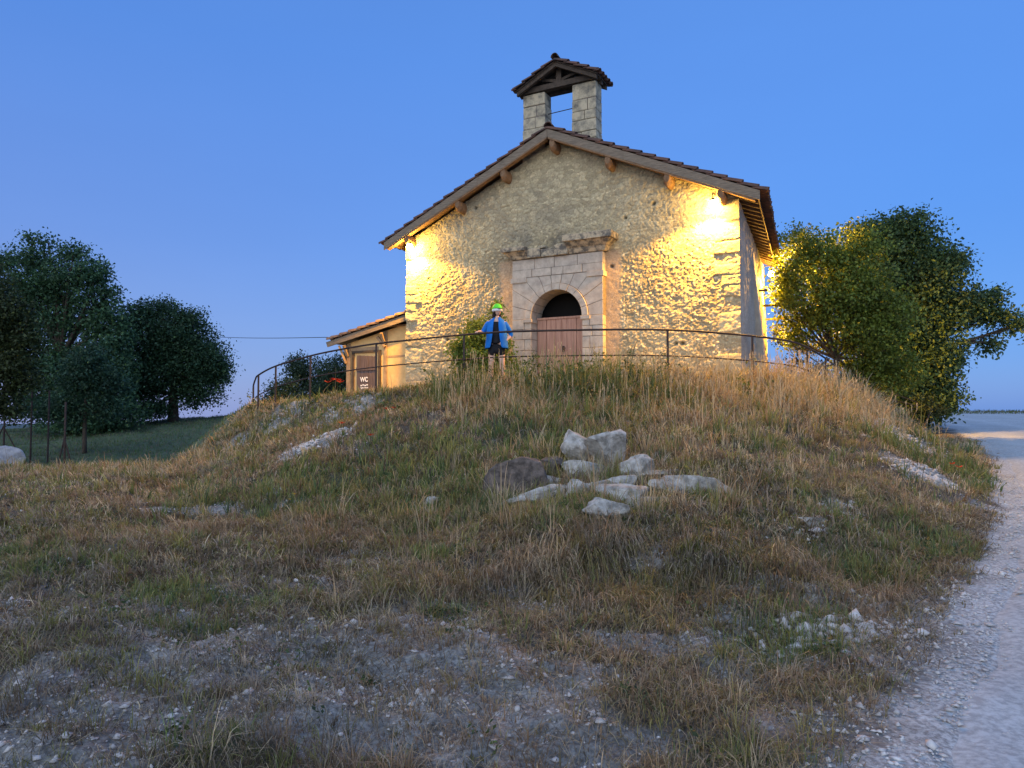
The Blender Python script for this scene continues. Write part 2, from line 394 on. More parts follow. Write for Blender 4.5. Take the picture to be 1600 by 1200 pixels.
jit = (fbm(yv*1.6, yv*0+c[:, 0], 120)-.5)*.7+(fbm(yv*6, c[:, 0]*5, 121)-.5)*.25
P3 = c[:, None, :]+nm[:, None, :]*((ks[None, :]*wd[:, None])+(jit*.6)[:, None]*(1-ks)[None, :]**3)[:, :, None]
rx = P3[..., 0].ravel(); ry = P3[..., 1].ravel()
rz = base_h(rx, ry)
lat = np.tile(ks, len(c))*np.repeat(wd, len(ks))
rut = np.exp(-((lat-1.0)/.35)**2)+np.exp(-((lat-2.9)/.35)**2)
rz = rz-.02*rut+(fbm(rx*3, ry*3, 131)-.5)*.03+(fbm(rx*14, ry*14, 133, 3)-.5)*.016
rz = rz+.012-.05*sst(.35, 0, lat)
nc, nk = len(c), len(ks)
i, j = np.meshgrid(np.arange(nc-1), np.arange(nk-1), indexing='ij')
F = np.stack([i*nk+j, i*nk+j+1, (i+1)*nk+j+1, (i+1)*nk+j], -1).reshape(-1, 4)
rc = road_col(rx, ry)*(.95+.1*rut)[:, None]
tag(mesh_np('gravel_road', np.stack([rx, ry, rz], 1), [F], M_road, col=rc, smooth=True), kind='structure')

#@@CHURCH
# ---------------------------------------------------------------- the chapel
UX, VX = Vector((.8851, -.4654, 0)), Vector((.4654, .8851, 0))
CH0 = Vector((1.06, 18.0, 2.25))
ch = empty('chapel', CH0, 'small stone chapel with open bell gable and arched doorway behind the railing', 'chapel', rz=math.atan2(-.4654, .8851))
def cw(u, v, z): return CH0+UX*u+VX*v+Vector((0, 0, z))      # chapel coordinates to world
TP = lambda u, v, z: (u*(1-.0175*max(v+.4, 0)), v, z)         # the plan narrows towards the back
HW, EZ, AZ = 4.56, 4.05, 6.12
SL = (6.56-4.24)/5.08
roofz = lambda u: 6.56-SL*abs(u)
# front wall surface: one displaced grid
st = .019
uu = np.arange(-HW, HW+st/2, st); zz = np.arange(-.5, AZ+.25, st)
Ug, Zg = np.meshgrid(uu, zz)
top = 6.56-SL*np.abs(Ug)-.26
qu = Ug.ravel(); qz = np.minimum(Zg, top).ravel()
f1, f2, idv = worley(qu/.17+(fbm(qu*3, qz*3, 7)-.5)*.9, qz/.115+(fbm(qu*3, qz*3, 8)-.5)*.9, 3)
g1, g2, id2 = worley(qu/.07+(fbm(qu*6, qz*6, 17)-.5)*.9, qz/.052+(fbm(qu*6, qz*6, 18)-.5)*.9, 13)
mort = sst(.02, .16, f2-f1); mort2 = sst(.02, .2, g2-g1)
expose = sst(.42, .62, fbm(qu*.7+3, qz*.7, 25)+.16*sst(3.2, 5.5, qz)-.05)      # where big rubble shows, elsewhere rough render
hgt = expose*(.020*mort*(.5+.7*idv))+(1-expose)*(.020*mort2*(.3+id2))
hgt = hgt*.7+(fbm(qu*9, qz*15, 33)-.5)*.020+(fbm(qu*4, qz*4, 34)-.5)*.022+(fbm(qu*26, qz*34, 39, 2)-.5)*.030
cst = np.array((.50, .44, .285)); cmo = np.array((.44, .38, .24))
c3 = cst*(.76+.42*idv)[:, None]*(.9+.2*fbm(qu*9, qz*9, 35))[:, None]
c4 = cmo*(.70+.55*fbm(qu*5, qz*5, 36))[:, None]*(.80+.30*id2*mort2+.75*(id2 > .86)*mort2)[:, None]
cc = c3*(expose*mort)[:, None]+c4*(1-expose*mort)[:, None]
grey = sst(.42, .7, fbm(qu*.8, qz*.8, 41)+.12*(fbm(qu*5, qz*2.5, 42)-.5))*sst(2, 4.4, qz)*.85
cc = cc*(1-.42*grey[:, None])+np.array((.20, .19, .165))*.42*grey[:, None]
# dark run-off band above the portal
bnd = np.exp(-((qu+.1)/1.1)**2)*np.exp(-((qz-3.75)/.3)**2)*sst(.35, .6, fbm(qu*5, qz*5, 43))
cc = cc*(1-.7*bnd[:, None])+np.array((.10, .10, .095))*.7*bnd[:, None]
# quoins
qw = (qz+.5)/.33+.55*np.sin(qz*2.1+1)+(fbm(qu*3, qz*2, 49)-.5)*.35; row = np.floor(qw); fr_ = qw-row
rv0 = lambda row, sgn: hsh(row, row*0+sgn, 91)
for sgn in (-1, 1):
    wq = .34+.3*hsh(row, row*0+sgn, 51); du = HW-sgn*qu
    m = sst(wq+.03, wq-.03, du+(fbm(qu*6, qz*6, 50)-.5)*.16)*sst(.15, .35, rv0(row, sgn)); jt = sst(.0, .09, np.minimum(fr_, 1-fr_))*sst(0, .05, wq-du)
    rv = hsh(row, row*0+sgn, 57)
    hq = .02+.026*jt+(fbm(qu*7, qz*7, 59)-.5)*.035+(fbm(qu*26, qz*34, 39, 2)-.5)*.018
    hgt = hgt*(1-m)+hq*m
    cq = np.array((.50, .44, .28))*(.75+.4*rv)[:, None]*(.75+.25*jt)[:, None]*(.85+.3*fbm(qu*8, qz*8, 58))[:, None]
    cc = cc*(1-m[:, None])+cq*m[:, None]
# smooth render strips beside the portal, patched lower left
sm = sst(1.85, 1.68, qu)*sst(1.2, 1.3, qu)*sst(3.4, 3.3, qz)+sst(-1.62, -1.48, qu)*sst(-1.0, -1.1, qu)*sst(3.4, 3.3, qz)
sm = np.clip(sm+sst(.6, .2, qz)*.5, 0, 1)
hgt = hgt*(1-sm)+sm*(.012+(fbm(qu*10, qz*10, 61)-.5)*.015)
cc = cc*(1-sm[:, None])+np.array((.46, .36, .25))*(.8+.3*fbm(qu*4, qz*4, 63))[:, None]*sm[:, None]
# scattered putlog holes
for hu, hz in ((1.55, 2.95), (3.25, 1.0), (3.1, 1.0), (2.6, 4.35), (-2.3, 4.9), (1.9, 4.1), (-3.2, 1.4)):
    k = np.exp(-(((qu-hu)/.045)**2+((qz-hz)/.04)**2)*1.2); hgt = hgt-.09*k; cc = cc*(1-.8*k[:, None])
ny, nx = Ug.shape
V = np.stack([qu, -hgt, qz], 1)
i, j = np.meshgrid(np.arange(ny-1), np.arange(nx-1), indexing='ij')
cu = (uu[j]+st/2); cz = (zz[i]+st/2)
hole = ((np.abs(cu-.15) < .80) & (cz < 1.77)) | (((cu-.15)**2+(cz-1.77)**2) < .80**2)
keep = (~hole) & (cz < 6.56-SL*np.abs(cu)-.24)
F = np.stack([i*nx+j, i*nx+j+1, (i+1)*nx+j+1, (i+1)*nx+j], -1)[keep]
mesh_np('front_wall', V, [F], M_stonewall, ch, col=cc, smooth=False)
# side walls, back wall, inner gable backing
b = MB(); g = lambda u: roofz(u)-.28
L_ = 8.0
for s in (-1, 1):
    b.prism([(s*HW, -.6), (s*(HW-.55), -.6), (s*(HW-.55), g(HW-.55)), (s*HW, g(HW))], .003, L_, TP)
b.prism([(-HW+.56, -.6), (HW-.56, -.6), (HW-.56, g(HW-.56)), (0, g(0)), (-HW+.56, g(HW-.56))], L_-.5, L_-.01, TP)
sw = b.build('side_wall', None, ch)
def solidify_grid_side():
    # right flank as rough surface proud of the masonry core
    vv = np.arange(0, L_, .04); z2 = np.arange(-.5, g(HW)-.02, .04); Vg, Z2 = np.meshgrid(vv, z2); a = Vg.ravel(); z = Z2.ravel()
    h = (fbm(a*5, z*5, 71)-.5)*.06+(fbm(a*16, z*16, 72)-.5)*.03+.03
    bat = .10*np.clip(1-z/3.5, 0, 1)
    u = (HW+h*sst(0, .1, a)+.0)*(1-.0175*np.maximum(a+.4, 0))+bat*sst(0, .6, a)
    n2, n1 = Vg.shape; i, j = np.meshgrid(np.arange(n2-1), np.arange(n1-1), indexing='ij')
    F = np.stack([i*n1+j, i*n1+j+1, (i+1)*n1+j+1, (i+1)*n1+j], -1).reshape(-1, 4)
    col = np.array((.40, .36, .30))*(.75+.5*fbm(a*2, z*2, 73))[:, None]
    mesh_np('flank_render', np.stack([u, a, z], 1), [F], M_stonewall, sw, col=col, smooth=True)
sw.data.materials.append(M_plain)
solidify_grid_side()
b = MB(); b.prism([(3.9, -.5), (4.93, -.5), (4.86, 1.2), (4.72, 2.6), (4.6, 3.75), (3.9, 3.9)], 3.3, 3.95, TP)
b.build('buttress', M_plain, ch, bevel=.03)
# dark interior lining: floor
# roof deck and fascia
b = MB()
for s in (-1, 1):
    b.prism([(0, 6.56-.10), (s*5.0, 6.56-SL*5.0-.10), (s*5.0, 6.56-SL*5.0-.07), (0, 6.56-.07)], -.34, L_+.3, TP)
roof = b.build('roof', M_woodb, ch)
def tiles(half, apex, slope, v0, v1, pitch, rowl, r, fn, parent, name, m, left=True, right=True, vary=.01):
    b = MB(); rows = int(half/math.cos(math.atan(slope))/rowl)
    a = math.atan(slope); ncol = int((v1-v0)/pitch)
    for s in (-1, 1):
        if (s < 0 and not left) or (s > 0 and not right): continue
        for ro in range(rows+1):
            s0 = ro*rowl; s1 = s0+rowl*1.28
            for co in range(ncol+1):
                v = v0+(v1-v0)*co/ncol+random.uniform(-vary, vary)
                jit = random.uniform(-.015, .015)
                for cover in (0, 1):
                    vs = []; vc = v+(pitch/2 if not cover else 0)
                    if not cover and (co == ncol or ro % 3): continue
                    for e, (sd, rr_, lift) in enumerate(((s0+jit, r*.82, .0), (min(s1, half/math.cos(a)+.1)+jit, r, .045))):
                        for k in range(6):
                            t = math.pi*k/5
                            dv = math.cos(t)*rr_; dn = (math.sin(t)*rr_*.85 if cover else (.05-math.sin(t)*rr_*.4))+lift-.03
                            du = sd*math.cos(a)+dn*math.sin(a); dz = -sd*math.sin(a)+dn*math.cos(a)
                            vs.append(fn(s*du, vc+dv, apex+dz))
                    b.add(vs, [(k, k+1, 6+k+1, 6+k) for k in range(5)])
    return b.build(name, m, parent, solid=.018)
tiles(5.12, 6.54, SL, -.33, L_+.25, .215, .36, .1, TP, roof, 'roof_tiles', M_tile)
b = MB()
for k in range(24):
    v = -.36+k*.37; vs = []
    for e, (vv_, r_) in enumerate(((v, .10), (v+.45, .085))):
        for q in range(7):
            t = math.pi*q/6; vs.append((math.cos(t)*r_*1.1, vv_, 6.56+math.sin(t)*r_+(.03 if e == 0 else 0)))
    b.add(vs, [(q, q+1, 8+q, 7+q) for q in range(6)])
b.build('ridge_tiles', M_tile, roof, solid=.018)
for s in (-1, 1):
    # bargeboard in two lengths with a lap joint, and the brown soffit board below it
    for k, (a0, a1, dv) in enumerate(((0.004, 2.05, 0), (2.0, 5.06, -.012))):
        b = MB(); p = lambda u, dz: (s*u, 6.56-SL*u+dz)
        b.prism([p(a0, -.055), p(a1, -.055), p(a1, -.27 if k else -.27), p(a0, -.27)], -.40+dv, -.365+dv)
        b.build('bargeboard', M_woodg, ch, bevel=.006)
    b = MB(); b.prism([(s*.02, 6.56-.272), (s*4.95, 6.56-SL*4.95-.272), (s*4.95, 6.56-SL*4.95-.315), (s*.02, 6.56-.315)], -.40, -.26)
    b.prism([(s*.02, 6.56-.11), (s*4.95, 6.56-SL*4.95-.11), (s*4.95, 6.56-SL*4.95-.14), (s*.02, 6.56-.14)], -.36, -.05)
    b.build('soffit_board', M_woodb, ch)
# purlin ends
for u in (.12, 1.58, 3.02, 4.22, -1.28, -2.66, -4.3):
    z = roofz(u)-.40; b = MB(); vs = []
    for e, v in enumerate((.3, -.30, -.38)):
        for q in range(12):
            t = 2*math.pi*q/12; k = (1, 1, .72)[e]
            cz_ = -.02 if e < 2 else .03
            vs.append((u+math.cos(t)*.095*k, v, z+cz_+math.sin(t)*.16*k))
    b.add(vs, [tuple(range(12)), tuple(range(24, 36))]+[(q+12*e, (q+1) % 12+12*e, (q+1) % 12+12*e+12, q+12*e+12) for e in (0, 1) for q in range(12)])
    b.build('purlin', M_woodb, ch, bevel=.01)
# rafters under the right and left eaves
for s in (-1, 1):
    for k in range(21):
        v = -.12+k*.40; b = MB(); p = lambda u, dz: (s*u, 6.56-SL*u+dz)
        b.prism([p(4.35, -.105), p(4.98, -.105), p(4.98, -.18), p(4.35, -.21)], v, v+.075, TP)
        b.build('rafter', M_woodb, ch)
    b = MB(); b.box((s*4.99 if s > 0 else -5.015, -.34, roofz(4.99)-.15), (s*5.015 if s > 0 else -4.99, L_+.3, roofz(4.99)-.075), TP); b.build('eaves_board', M_woodb, ch)

# portal of dressed stone
PC, PH, PR, PS, PT = .15, 1.24, .69, 1.77, 2.84
portal = MB(); back = MB(); gp = .006
def inset(poly, g=.006):
    cx = sum(p[0] for p in poly)/len(poly); cz = sum(p[1] for p in poly)/len(poly)
    out = []
    for x, z in poly:
        dx, dz = x-cx, z-cz; l = math.hypot(dx, dz); out.append((x-dx/l*g*1.4, z-dz/l*g*1.4))
    return out
def blk(poly, v0=-.2, v1=.06, g=.006):
    portal.prism(inset(poly, g), v0+random.uniform(-.006, .006), v1)
back.prism([(PC-PH+.01, -.4), (PC-PR-.02, -.4), (PC-PR-.02, PS), (PC-PH+.01, PS)], -.185, .45)
back.prism([(PC+PR+.02, -.4), (PC+PH-.01, -.4), (PC+PH-.01, PS), (PC+PR+.02, PS)], -.185, .45)
rows = [-.35, 0, .34, .63, .98, 1.26, 1.52, PS]
for k in range(len(rows)-1):
    z0, z1 = rows[k], rows[k+1]
    for s in (-1, 1):
        e, o, m = PC+s*PR, PC+s*PH, PC+s*(PR+.2+(.06 if k % 2 else 0))
        blk([(e, z0), (m, z0), (m, z1), (e, z1)], -.2, .4); blk([(m, z0), (o, z0), (o, z1), (m, z1)])
def rect_hit(t):
    dx, dz = math.cos(t), math.sin(t); c_ = []
    if abs(dx) > 1e-6: c_.append(PH/abs(dx))
    if dz > 1e-6: c_.append((PT-PS)/dz)
    l = min(c_); return (PC+dx*l, PS+dz*l)
N_ = 11; corner = math.atan2(PT-PS, PH)
for k in range(N_):
    t0, t1 = math.pi*k/N_, math.pi*(k+1)/N_
    ts = [t0+(t1-t0)*q/3 for q in range(4)]
    inner = [(PC+math.cos(t)*PR, PS+math.sin(t)*PR) for t in ts]; mid = [(PC+math.cos(t)*(PR+.17), PS+math.sin(t)*(PR+.17)) for t in ts]
    ring = inner+mid[::-1]
    blk(ring, -.235, .4, .004)
    outer = [rect_hit(t0)]
    for cn, tc_ in (((PC+PH, PT), corner), ((PC-PH, PT), math.pi-corner)):
        if t0 < tc_ < t1: outer.append(cn)
    outer.append(rect_hit(t1)); pl_ = mid+outer[::-1]
    blk(pl_, -.2, .06, .006); back.prism([(PC+math.cos(t)*(PR+.02), PS+math.sin(t)*(PR+.02)) for t in ts]+outer[::-1], -.184, .38)
# little impost at the springing, architrave, frieze
for s in (-1, 1):
    a, c_ = sorted((PC+s*(PR-.03), PC+s*(PR+.22))); blk([(a, PS-.09), (c_, PS-.09), (c_, PS), (a, PS)], -.245, .1, .002)
    a, c_ = sorted((PC+s*(PH+.03), PC+s*(PH-.42)))
    blk([(a, PT-.13), (c_, PT-.13), (c_, PT), (a, PT)], -.235, 0, .002)
xs = [PC-PH, -.52, .02, .34, .85, PC+PH]
for k in range(5): blk([(xs[k], PT), (xs[k+1], PT), (xs[k+1], PT+.2), (xs[k], PT+.2)], -.215)
xs = [PC-PH, -.45, .1, .72, PC+PH]
for k in range(4): blk([(xs[k], PT+.2), (xs[k+1], PT+.2), (xs[k+1], PT+.47), (xs[k], PT+.47)], -.2)
back.prism([(PC-PH+.01, PT), (PC+PH-.01, PT), (PC+PH-.01, PT+.46), (PC-PH+.01, PT+.46)], -.185, .05)
po = portal.build('portal', M_ashlar, ch, bevel=.007)
back.build('joint_mortar', M_mortar, po)
b = MB()
def corn(u0, u1, z0, h, out, lip=.12, endl=1, endr=1):
    for (za, zb, oa, ob) in ((0, .30, .24, .30), (.30, .62, .30, out-.05), (.62, 1, out, out+.01)):
        vs = []
        for z, o in ((z0+h*za, oa), (z0+h*zb, ob)):
            e = (o-.24)
            vs += [(u0-e*endl, 0, z), (u1+e*endr, 0, z), (u1+e*endr, -o, z), (u0-e*endl, -o, z)]
        b.add(vs, [(3, 2, 1, 0), (4, 5, 6, 7), (0, 1, 5, 4), (1, 2, 6, 5), (2, 3, 7, 6), (3, 0, 4, 7)])
corn(PC-PH, -.62, PT+.475, .29, .44, endr=0); corn(.52, PC+PH+.06, PT+.475, .42, .50, endl=.3)
for (u0, u1, h, o) in ((-.615, -.25, .24, .3), (-.245, .12, .2, .27), (.125, .5, .26, .29)):
    b.box((u0, -o, PT+.475), (u1, 0, PT+.475+h))
b.build('cornice', M_ashdark, ch, bevel=.012)
# ragged stones bedded on the cornice
b = MB(); b2 = MB()
for k in range(22):
    u = random.uniform(-1.3, 1.6); w = random.uniform(.05, .12); z = PT+.475+(.42 if u > .5 else .25)
    (b2 if u > .5 else b).box((u-w, -random.uniform(.08, .3), z-.03), (u+w, .0, z+random.uniform(.01, .045)))
b.build('cornice_rubble', M_bell, ch, bevel=.02); b2.build('cornice_rubble', M_bell, ch, bevel=.02)
# door
dr = MB(); xs = [PC-PR+.01, -.20, .12, .28, .46, PC+PR-.01]
xs = [PC-PR+.01, -.27, -.0, .15, .30, .56, PC+PR-.01]
for k in range(6): dr.box((xs[k]+.005, .12+.006*(k % 2), -.3), (xs[k+1]-.005, .17, PS+.0))
do = dr.build('door', M_door, ch, bevel=.006)
b = MB(); b.box((PC-PR+.01, .10, PS+.002), (PC+PR-.01, .19, PS+.055)); b.box((.135, .095, -.3), (.165, .118, PS-.003)); b.build('door_rail', M_door, do, bevel=.004)
b = MB(); b.box((.19, .085, .93), (.235, .118, 1.08)); b.tube([(.21, .09, 1.02), (.21, .05, 1.02), (.30, .05, 1.02)], .01, 6); b.build('door_handle', M_iron, do)
b = MB(); b.box((PC-PR-.3, .6, -.3), (PC+PR+.3, .62, 3.0)); b.build('interior_shade_sheet', M_dark, ch)  # added black sheet: paints the interior's shade seen through the arch

# bell gable
def pier(u0, u1, vz):
    z = 5.7; k = 0; bg_ = MB(); mo = MB()
    while z < 7.68:
        h = random.choice((.2, .24, .3, .34)); h = min(h, 7.7-z); 
        if 7.7-z-h < .12: h = 7.7-z
        n = (1, 2, 2)[k % 3] if k else 2; cuts = [u0]+([u0+(u1-u0)*random.uniform(.35, .65)] if n == 2 else [])+[u1]
        t = .02*(7.7-z)/2
        for q in range(len(cuts)-1):
            a = cuts[q]+.006-(t if q == 0 else 0); c_ = cuts[q+1]-.006+(t if q == len(cuts)-2 else 0)
            jv = random.uniform(-.012, .012)
            bg_.box((a, .06+jv-t, z+.006), (c_, .47+jv+t, z+h-.006))
        z += h; k += 1
    mo.box((u0+.012, .075, 5.7), (u1-.012, .455, 7.69))
    bgo = bg_.build('bell_gable_pier', M_bell, ch, bevel=.018); mo.build('mortar', M_mortar, bgo)
pier(-.9, -.27, 0); pier(.49, 1.13, 0)
BC = .13
b = MB(); SB = .50
for s in (-1, 1):
    b.prism([(BC, 8.28), (BC+s*1.12, 8.28-SB*1.12), (BC+s*1.12, 8.31-SB*1.12), (BC, 8.31)], -.20, .62)
    for v in (-.17, .2, .52): b.prism([(BC, 8.17), (BC+s*1.10, 8.17-SB*1.10), (BC+s*1.10, 8.277-SB*1.10), (BC, 8.277)], v, v+.08)
bro = b.build('bell_gable_roof', M_wooddark, ch)
f3 = lambda u, v, z: (u+BC, v, z)
tiles(1.10, 8.33, SB, -.18, .62, .20, .30, .095, f3, bro, 'bell_gable_tiles', M_tile)
b = MB()
for v in (-.24, .12, .4):
    vs = []
    for e, (vv_, r_) in enumerate(((v, .095), (v+.44, .08))):
        for q in range(7):
            t = math.pi*q/6; vs.append((BC+math.cos(t)*r_, vv_, 8.36+math.sin(t)*r_+(.025 if e == 0 else 0)))
    b.add(vs, [(q, q+1, 8+q, 7+q) for q in range(6)])
b.build('bell_gable_ridge', M_tile, bro, solid=.018)
b = MB()
b.box((-1.0, .0, 7.71), (-.0+1.25, .14, 7.85)); b.box((-1.0, .34, 7.71), (1.2, .48, 7.85))      # tie beams
for v in (.0, .36): b.box((BC-.07, v+.02, 7.853), (BC+.07, v+.12, 8.2))
for s in (-1, 1):
    b.beam((BC+s*.07, .07, 7.9), (BC+s*.55, .07, 8.02), .06, .07)
    b.beam((BC+s*.95, .07, 7.86), (BC+s*.6, .07, 7.98), .07, .07)
b.build('bell_gable_truss', M_wooddark, bro)
b = MB(); b.tube([(-.3, .26, 7.17), (.52, .26, 7.19)], .011, 6); b.build('tie_rod', M_iron, ch)

# three timber beams at the far end of the right flank and their post
for (v, z, l) in ((5.2, 2.95, .40), (6.3, 2.66, .75), (7.4, 2.38, .85)):
    b = MB(); u0 = HW*(1-.0175*v)-.15; b.box((u0, v, z-.03), (u0+l, v+.07, z+.03)); b.build('outrigger_beam', M_wooddark, ch)

# flood lamps under the eaves (lit)
LC = (1.0, .47, .05)
M_glow = emit('lamp_glow', (1, .58, .12), 700)
def floodlight(u, v, z, label, aim, power, size, side=False, blend=.25):
    p = cw(u, v, z); o = empty('floodlight', p, label, 'floodlight', 'floodlights under the eaves', rz=ch.rotation_euler.z)
    b = MB(); b.tube([(0, 0, .02), (0, 0, .16)], .015, 8)
    b.tube([(0, 0, .16), (.0 if not side else -.2, .25 if not side else 0, .16)], .015, 8); b.build('bracket', M_iron, o)
    b = MB(); b.tube([(0, 0, .04), (0, 0, .0), (0, 0, -.05)], [.03, .05, .052], 14, True); b.build('housing', M_iron, o, smooth=False)
    me = bpy.data.meshes.new('bulb'); bm = bmesh.new(); bmesh.ops.create_uvsphere(bm, u_segments=16, v_segments=10, radius=.088)
    bmesh.ops.translate(bm, verts=bm.verts, vec=(0, 0, -.10)); bm.to_mesh(me); bm.free(); me.materials.append(M_glow)
    q = bpy.data.objects.new('bulb', me); COL.objects.link(q); q.parent = o
    l = bpy.data.lights.new('lamp_light', 'SPOT'); l.energy = power; l.color = LC; l.spot_size = R(size); l.spot_blend = blend; l.shadow_soft_size = .05
    lo = bpy.data.objects.new('lamp_light', l); COL.objects.link(lo); lo.parent = o; lo.location = (0, -.02, -.20)
    lo.rotation_euler = Vector(aim).to_track_quat('-Z', 'Y').to_euler()
    return o
floodlight(-4.25, -.30, 4.10, 'lit floodlight under the left end of the chapel gable', (.10, -.06, -1), 2500, 142, blend=.35)
floodlight(4.04, -.30, 4.16, 'lit floodlight under the right end of the chapel gable', (-.10, -.12, -1), 3000, 142, blend=.35)
floodlight(4.22, 7.3, 3.9, 'lit floodlight under the long eaves of the right flank beside the tree', (.8, -.3, -.6), 10500, 158, True)

#@@REST
# ---------------------------------------------------------------- shed against the left flank
SV = .55
sh = empty('lean_to_shed', cw(-6.4, SV, -.25), 'ochre rendered lean-to shed with weathered plank door beside the chapel', 'shed', rz=ch.rotation_euler.z)
SX, SZ = -6.4, -.25
def sb(b): b.v = [(x-SX, y-SV, z-SZ) for x, y, z in b.v]; return b
rs = lambda u: 1.72+(u+8.0)*.222 if False else 2.36+(u+4.76)*.2215     # upper edge of the shed roof
b = MB(); b.prism([(-7.42, -.9), (-4.5, -.9), (-4.5, rs(-4.5)-.22), (-7.42, rs(-7.42)-.22)], .85, 2.9); sb(b).build('wall', M_shwall, sh)
b = MB(); b.prism([(-8.06, rs(-8.06)-.05), (-4.5, rs(-4.5)-.05), (-4.5, rs(-4.5)-.02), (-8.06, rs(-8.06)-.02)], .60, 3.1); shr = sb(b).build('roof', M_shwood, sh)
b = MB(); b.prism([(-8.04, rs(-8.04)-.03), (-4.6, rs(-4.6)-.03), (-4.6, rs(-4.6)-.22), (-7.98, rs(-7.98)-.2)], .56, .595); sb(b).build('bargeboard', M_woodg, sh, bevel=.006)
b = MB(); a = math.atan(.2215)
for ro in range(10):
    for co in range(13):
        v = .60+co*.205; s0 = ro*.36; vs = []
        for e, (sd, r_, lift) in enumerate(((s0, .08, 0), (min(s0+.46, 3.5), .1, .045))):
            for k in range(6):
                t = math.pi*k/5; dn = math.sin(t)*r_*.85+lift-.02
                vs.append((-4.55-sd*math.cos(a)-dn*math.sin(a), v+math.cos(t)*r_+random.uniform(-.006, .006), rs(-4.55)-sd*math.sin(a)+dn*math.cos(a)))
        b.add(vs, [(k, k+1, 7+k, 6+k) for k in range(5)])
sb(b).build('roof_tiles', M_tilewarm, shr, solid=.018)
for (u, w, d_) in ((-7.36, .16, 0), (-5.93, .12, .004), (-5.78, .0, 0)):
    if not w: continue
    b = MB(); b.box((u-w/2, .82-d_, -.9), (u+w/2, .93, rs(u)-.24)); sb(b).build('post', M_shwood, sh, bevel=.01)
for q_ in (((-7.42, .835, 1.30), (-6.2, .9, 1.42)), ((-5.86, .842, 1.06), (-4.6, .9, 1.13)), ((-5.86, .842, 1.98), (-4.6, .9, 2.04))):
    b = MB(); b.box(*q_); sb(b).build('rail', M_shwood, sh, bevel=.008)
for (u, s) in ((-7.36, -1), (-5.93, 1)):
    b = MB()
    b.beam((u, .8, rs(u)-.62), (u, .62, rs(u)-.30), .09, .10); b.beam((u-.05, .78, rs(u)-.85), (u-.22*1, .64, rs(u)-.3), .06, .07) if s < 0 else b.beam((u-.28, .78, rs(u)-.40), (u+.02, .78, rs(u)-.72), .07, .08)
    sb(b).build('bracket', M_shwood, sh, bevel=.01)
b = MB(); b.box((-7.22, .80, -.9), (-7.13, .86, 1.24)); b.box((-6.19, .80, -.9), (-6.10, .86, 1.24)); b.box((-7.22, .80, 1.243), (-6.10, .86, 1.31)); sb(b).build('door_frame', M_wooddark, sh)
b = MB(); xs = np.linspace(-7.02, -6.27, 6)
for k in range(5): b.box((xs[k]+.004, .815+.004*(k % 2), -.9), (xs[k+1]-.004, .848, 1.17-.012*k))
sd = sb(b).build('door', M_shdoor, sh, bevel=.004)
b = MB(); b.box((-7.02, .79, .70), (-6.27, .812, .79)); sb(b).build('door_ledge', M_shdoor, sd)
def text(body, size, loc, parent, m, rot=(R(90), 0, 0), ext=.002, name='lettering', sy=1):
    c = bpy.data.curves.new(name, 'FONT'); c.body = body; c.size = size; c.extrude = ext; c.offset = .006; c.align_x = 'CENTER'
    tmp = bpy.data.objects.new(name, c); COL.objects.link(tmp); me = bpy.data.meshes.new_from_object(tmp.evaluated_get(bpy.context.evaluated_depsgraph_get()))
    bpy.data.objects.remove(tmp); me.materials.clear(); me.materials.append(m); o = bpy.data.objects.new(name, me); COL.objects.link(o); o.parent = parent; o.location = loc; o.rotation_euler = rot
    o.scale = (1, sy, 1); return o
text('WC', .17, (-6.72-SX, .806-SV, .36-SZ), sd, M_white, sy=1.15)
b = MB()
for k in range(4): b.box((-6.86+k*.075, .807, .22+.02*(k % 2)), (-6.80+k*.075, .812, .26+.015*(k % 2))); b.box((-6.87+k*.08, .807, .13+.012*(k % 3)), (-6.81+k*.08, .812, .19))
sb(b).build('small_white_marks', M_white, sd)

# ---------------------------------------------------------------- railing round the terrace
RT = [(396, 602, 18.8), (399, 593, 18.2), (404, 586, 17.6), (431, 572, 17), (485, 556, 16.4), (538, 545, 15.8), (588, 537, 15.3), (652, 530, 14.9), (725, 523, 14.5), (790, 518.5, 14.2),
      (860, 516.5, 14.0), (950, 515, 13.85), (1043, 515.5, 13.8), (1120, 520, 14.0), (1200, 528, 14.4), (1250, 538, 15.2), (1290, 560, 16.6), (1310, 577, 18)]
RTW = [at(*p) for p in RT]
def catmull(P, n=6):
    out = []
    for k in range(len(P)-1):
        p0, p1, p2, p3 = P[max(k-1, 0)], P[k], P[k+1], P[min(k+2, len(P)-1)]
        for q in range(n):
            t = q/n; out.append(.5*((2*p1)+(p2-p0)*t+(2*p0-5*p1+4*p2-p3)*t*t+(3*p1-p0-3*p2+p3)*t**3))
    return out+[P[-1]]
rl = empty('railing', (RTW[8].x, RTW[8].y, RTW[8].z-1.05), 'thin rusty iron railing with two curved rails round the terrace edge', 'railing')
off = rl.location.copy()
RC = [p-off for p in catmull(RTW)]
b = MB(); b.tube(RC, .021, 8); b.build('top_rail', M_iron, rl, smooth=True)
b = MB(); b.tube([p-Vector((0, 0, .50)) for p in RC[8:]], .014, 8); b.build('middle_rail', M_iron, rl, smooth=True)
for k in (0, 2, 3, 4, 6, 8, 12, 14, 16):
    p = RTW[k]-off
    if k == 14: p = RC[13*6+4]
    if k == 4: p = RTW[4]-off
    g = Hs(p.x+off.x, p.y+off.y)-off.z
    b = MB(); b.box((p.x-.02, p.y-.012, g-.25), (p.x+.02, p.y+.012, p.z-.015)); b.build('post', M_iron, rl)

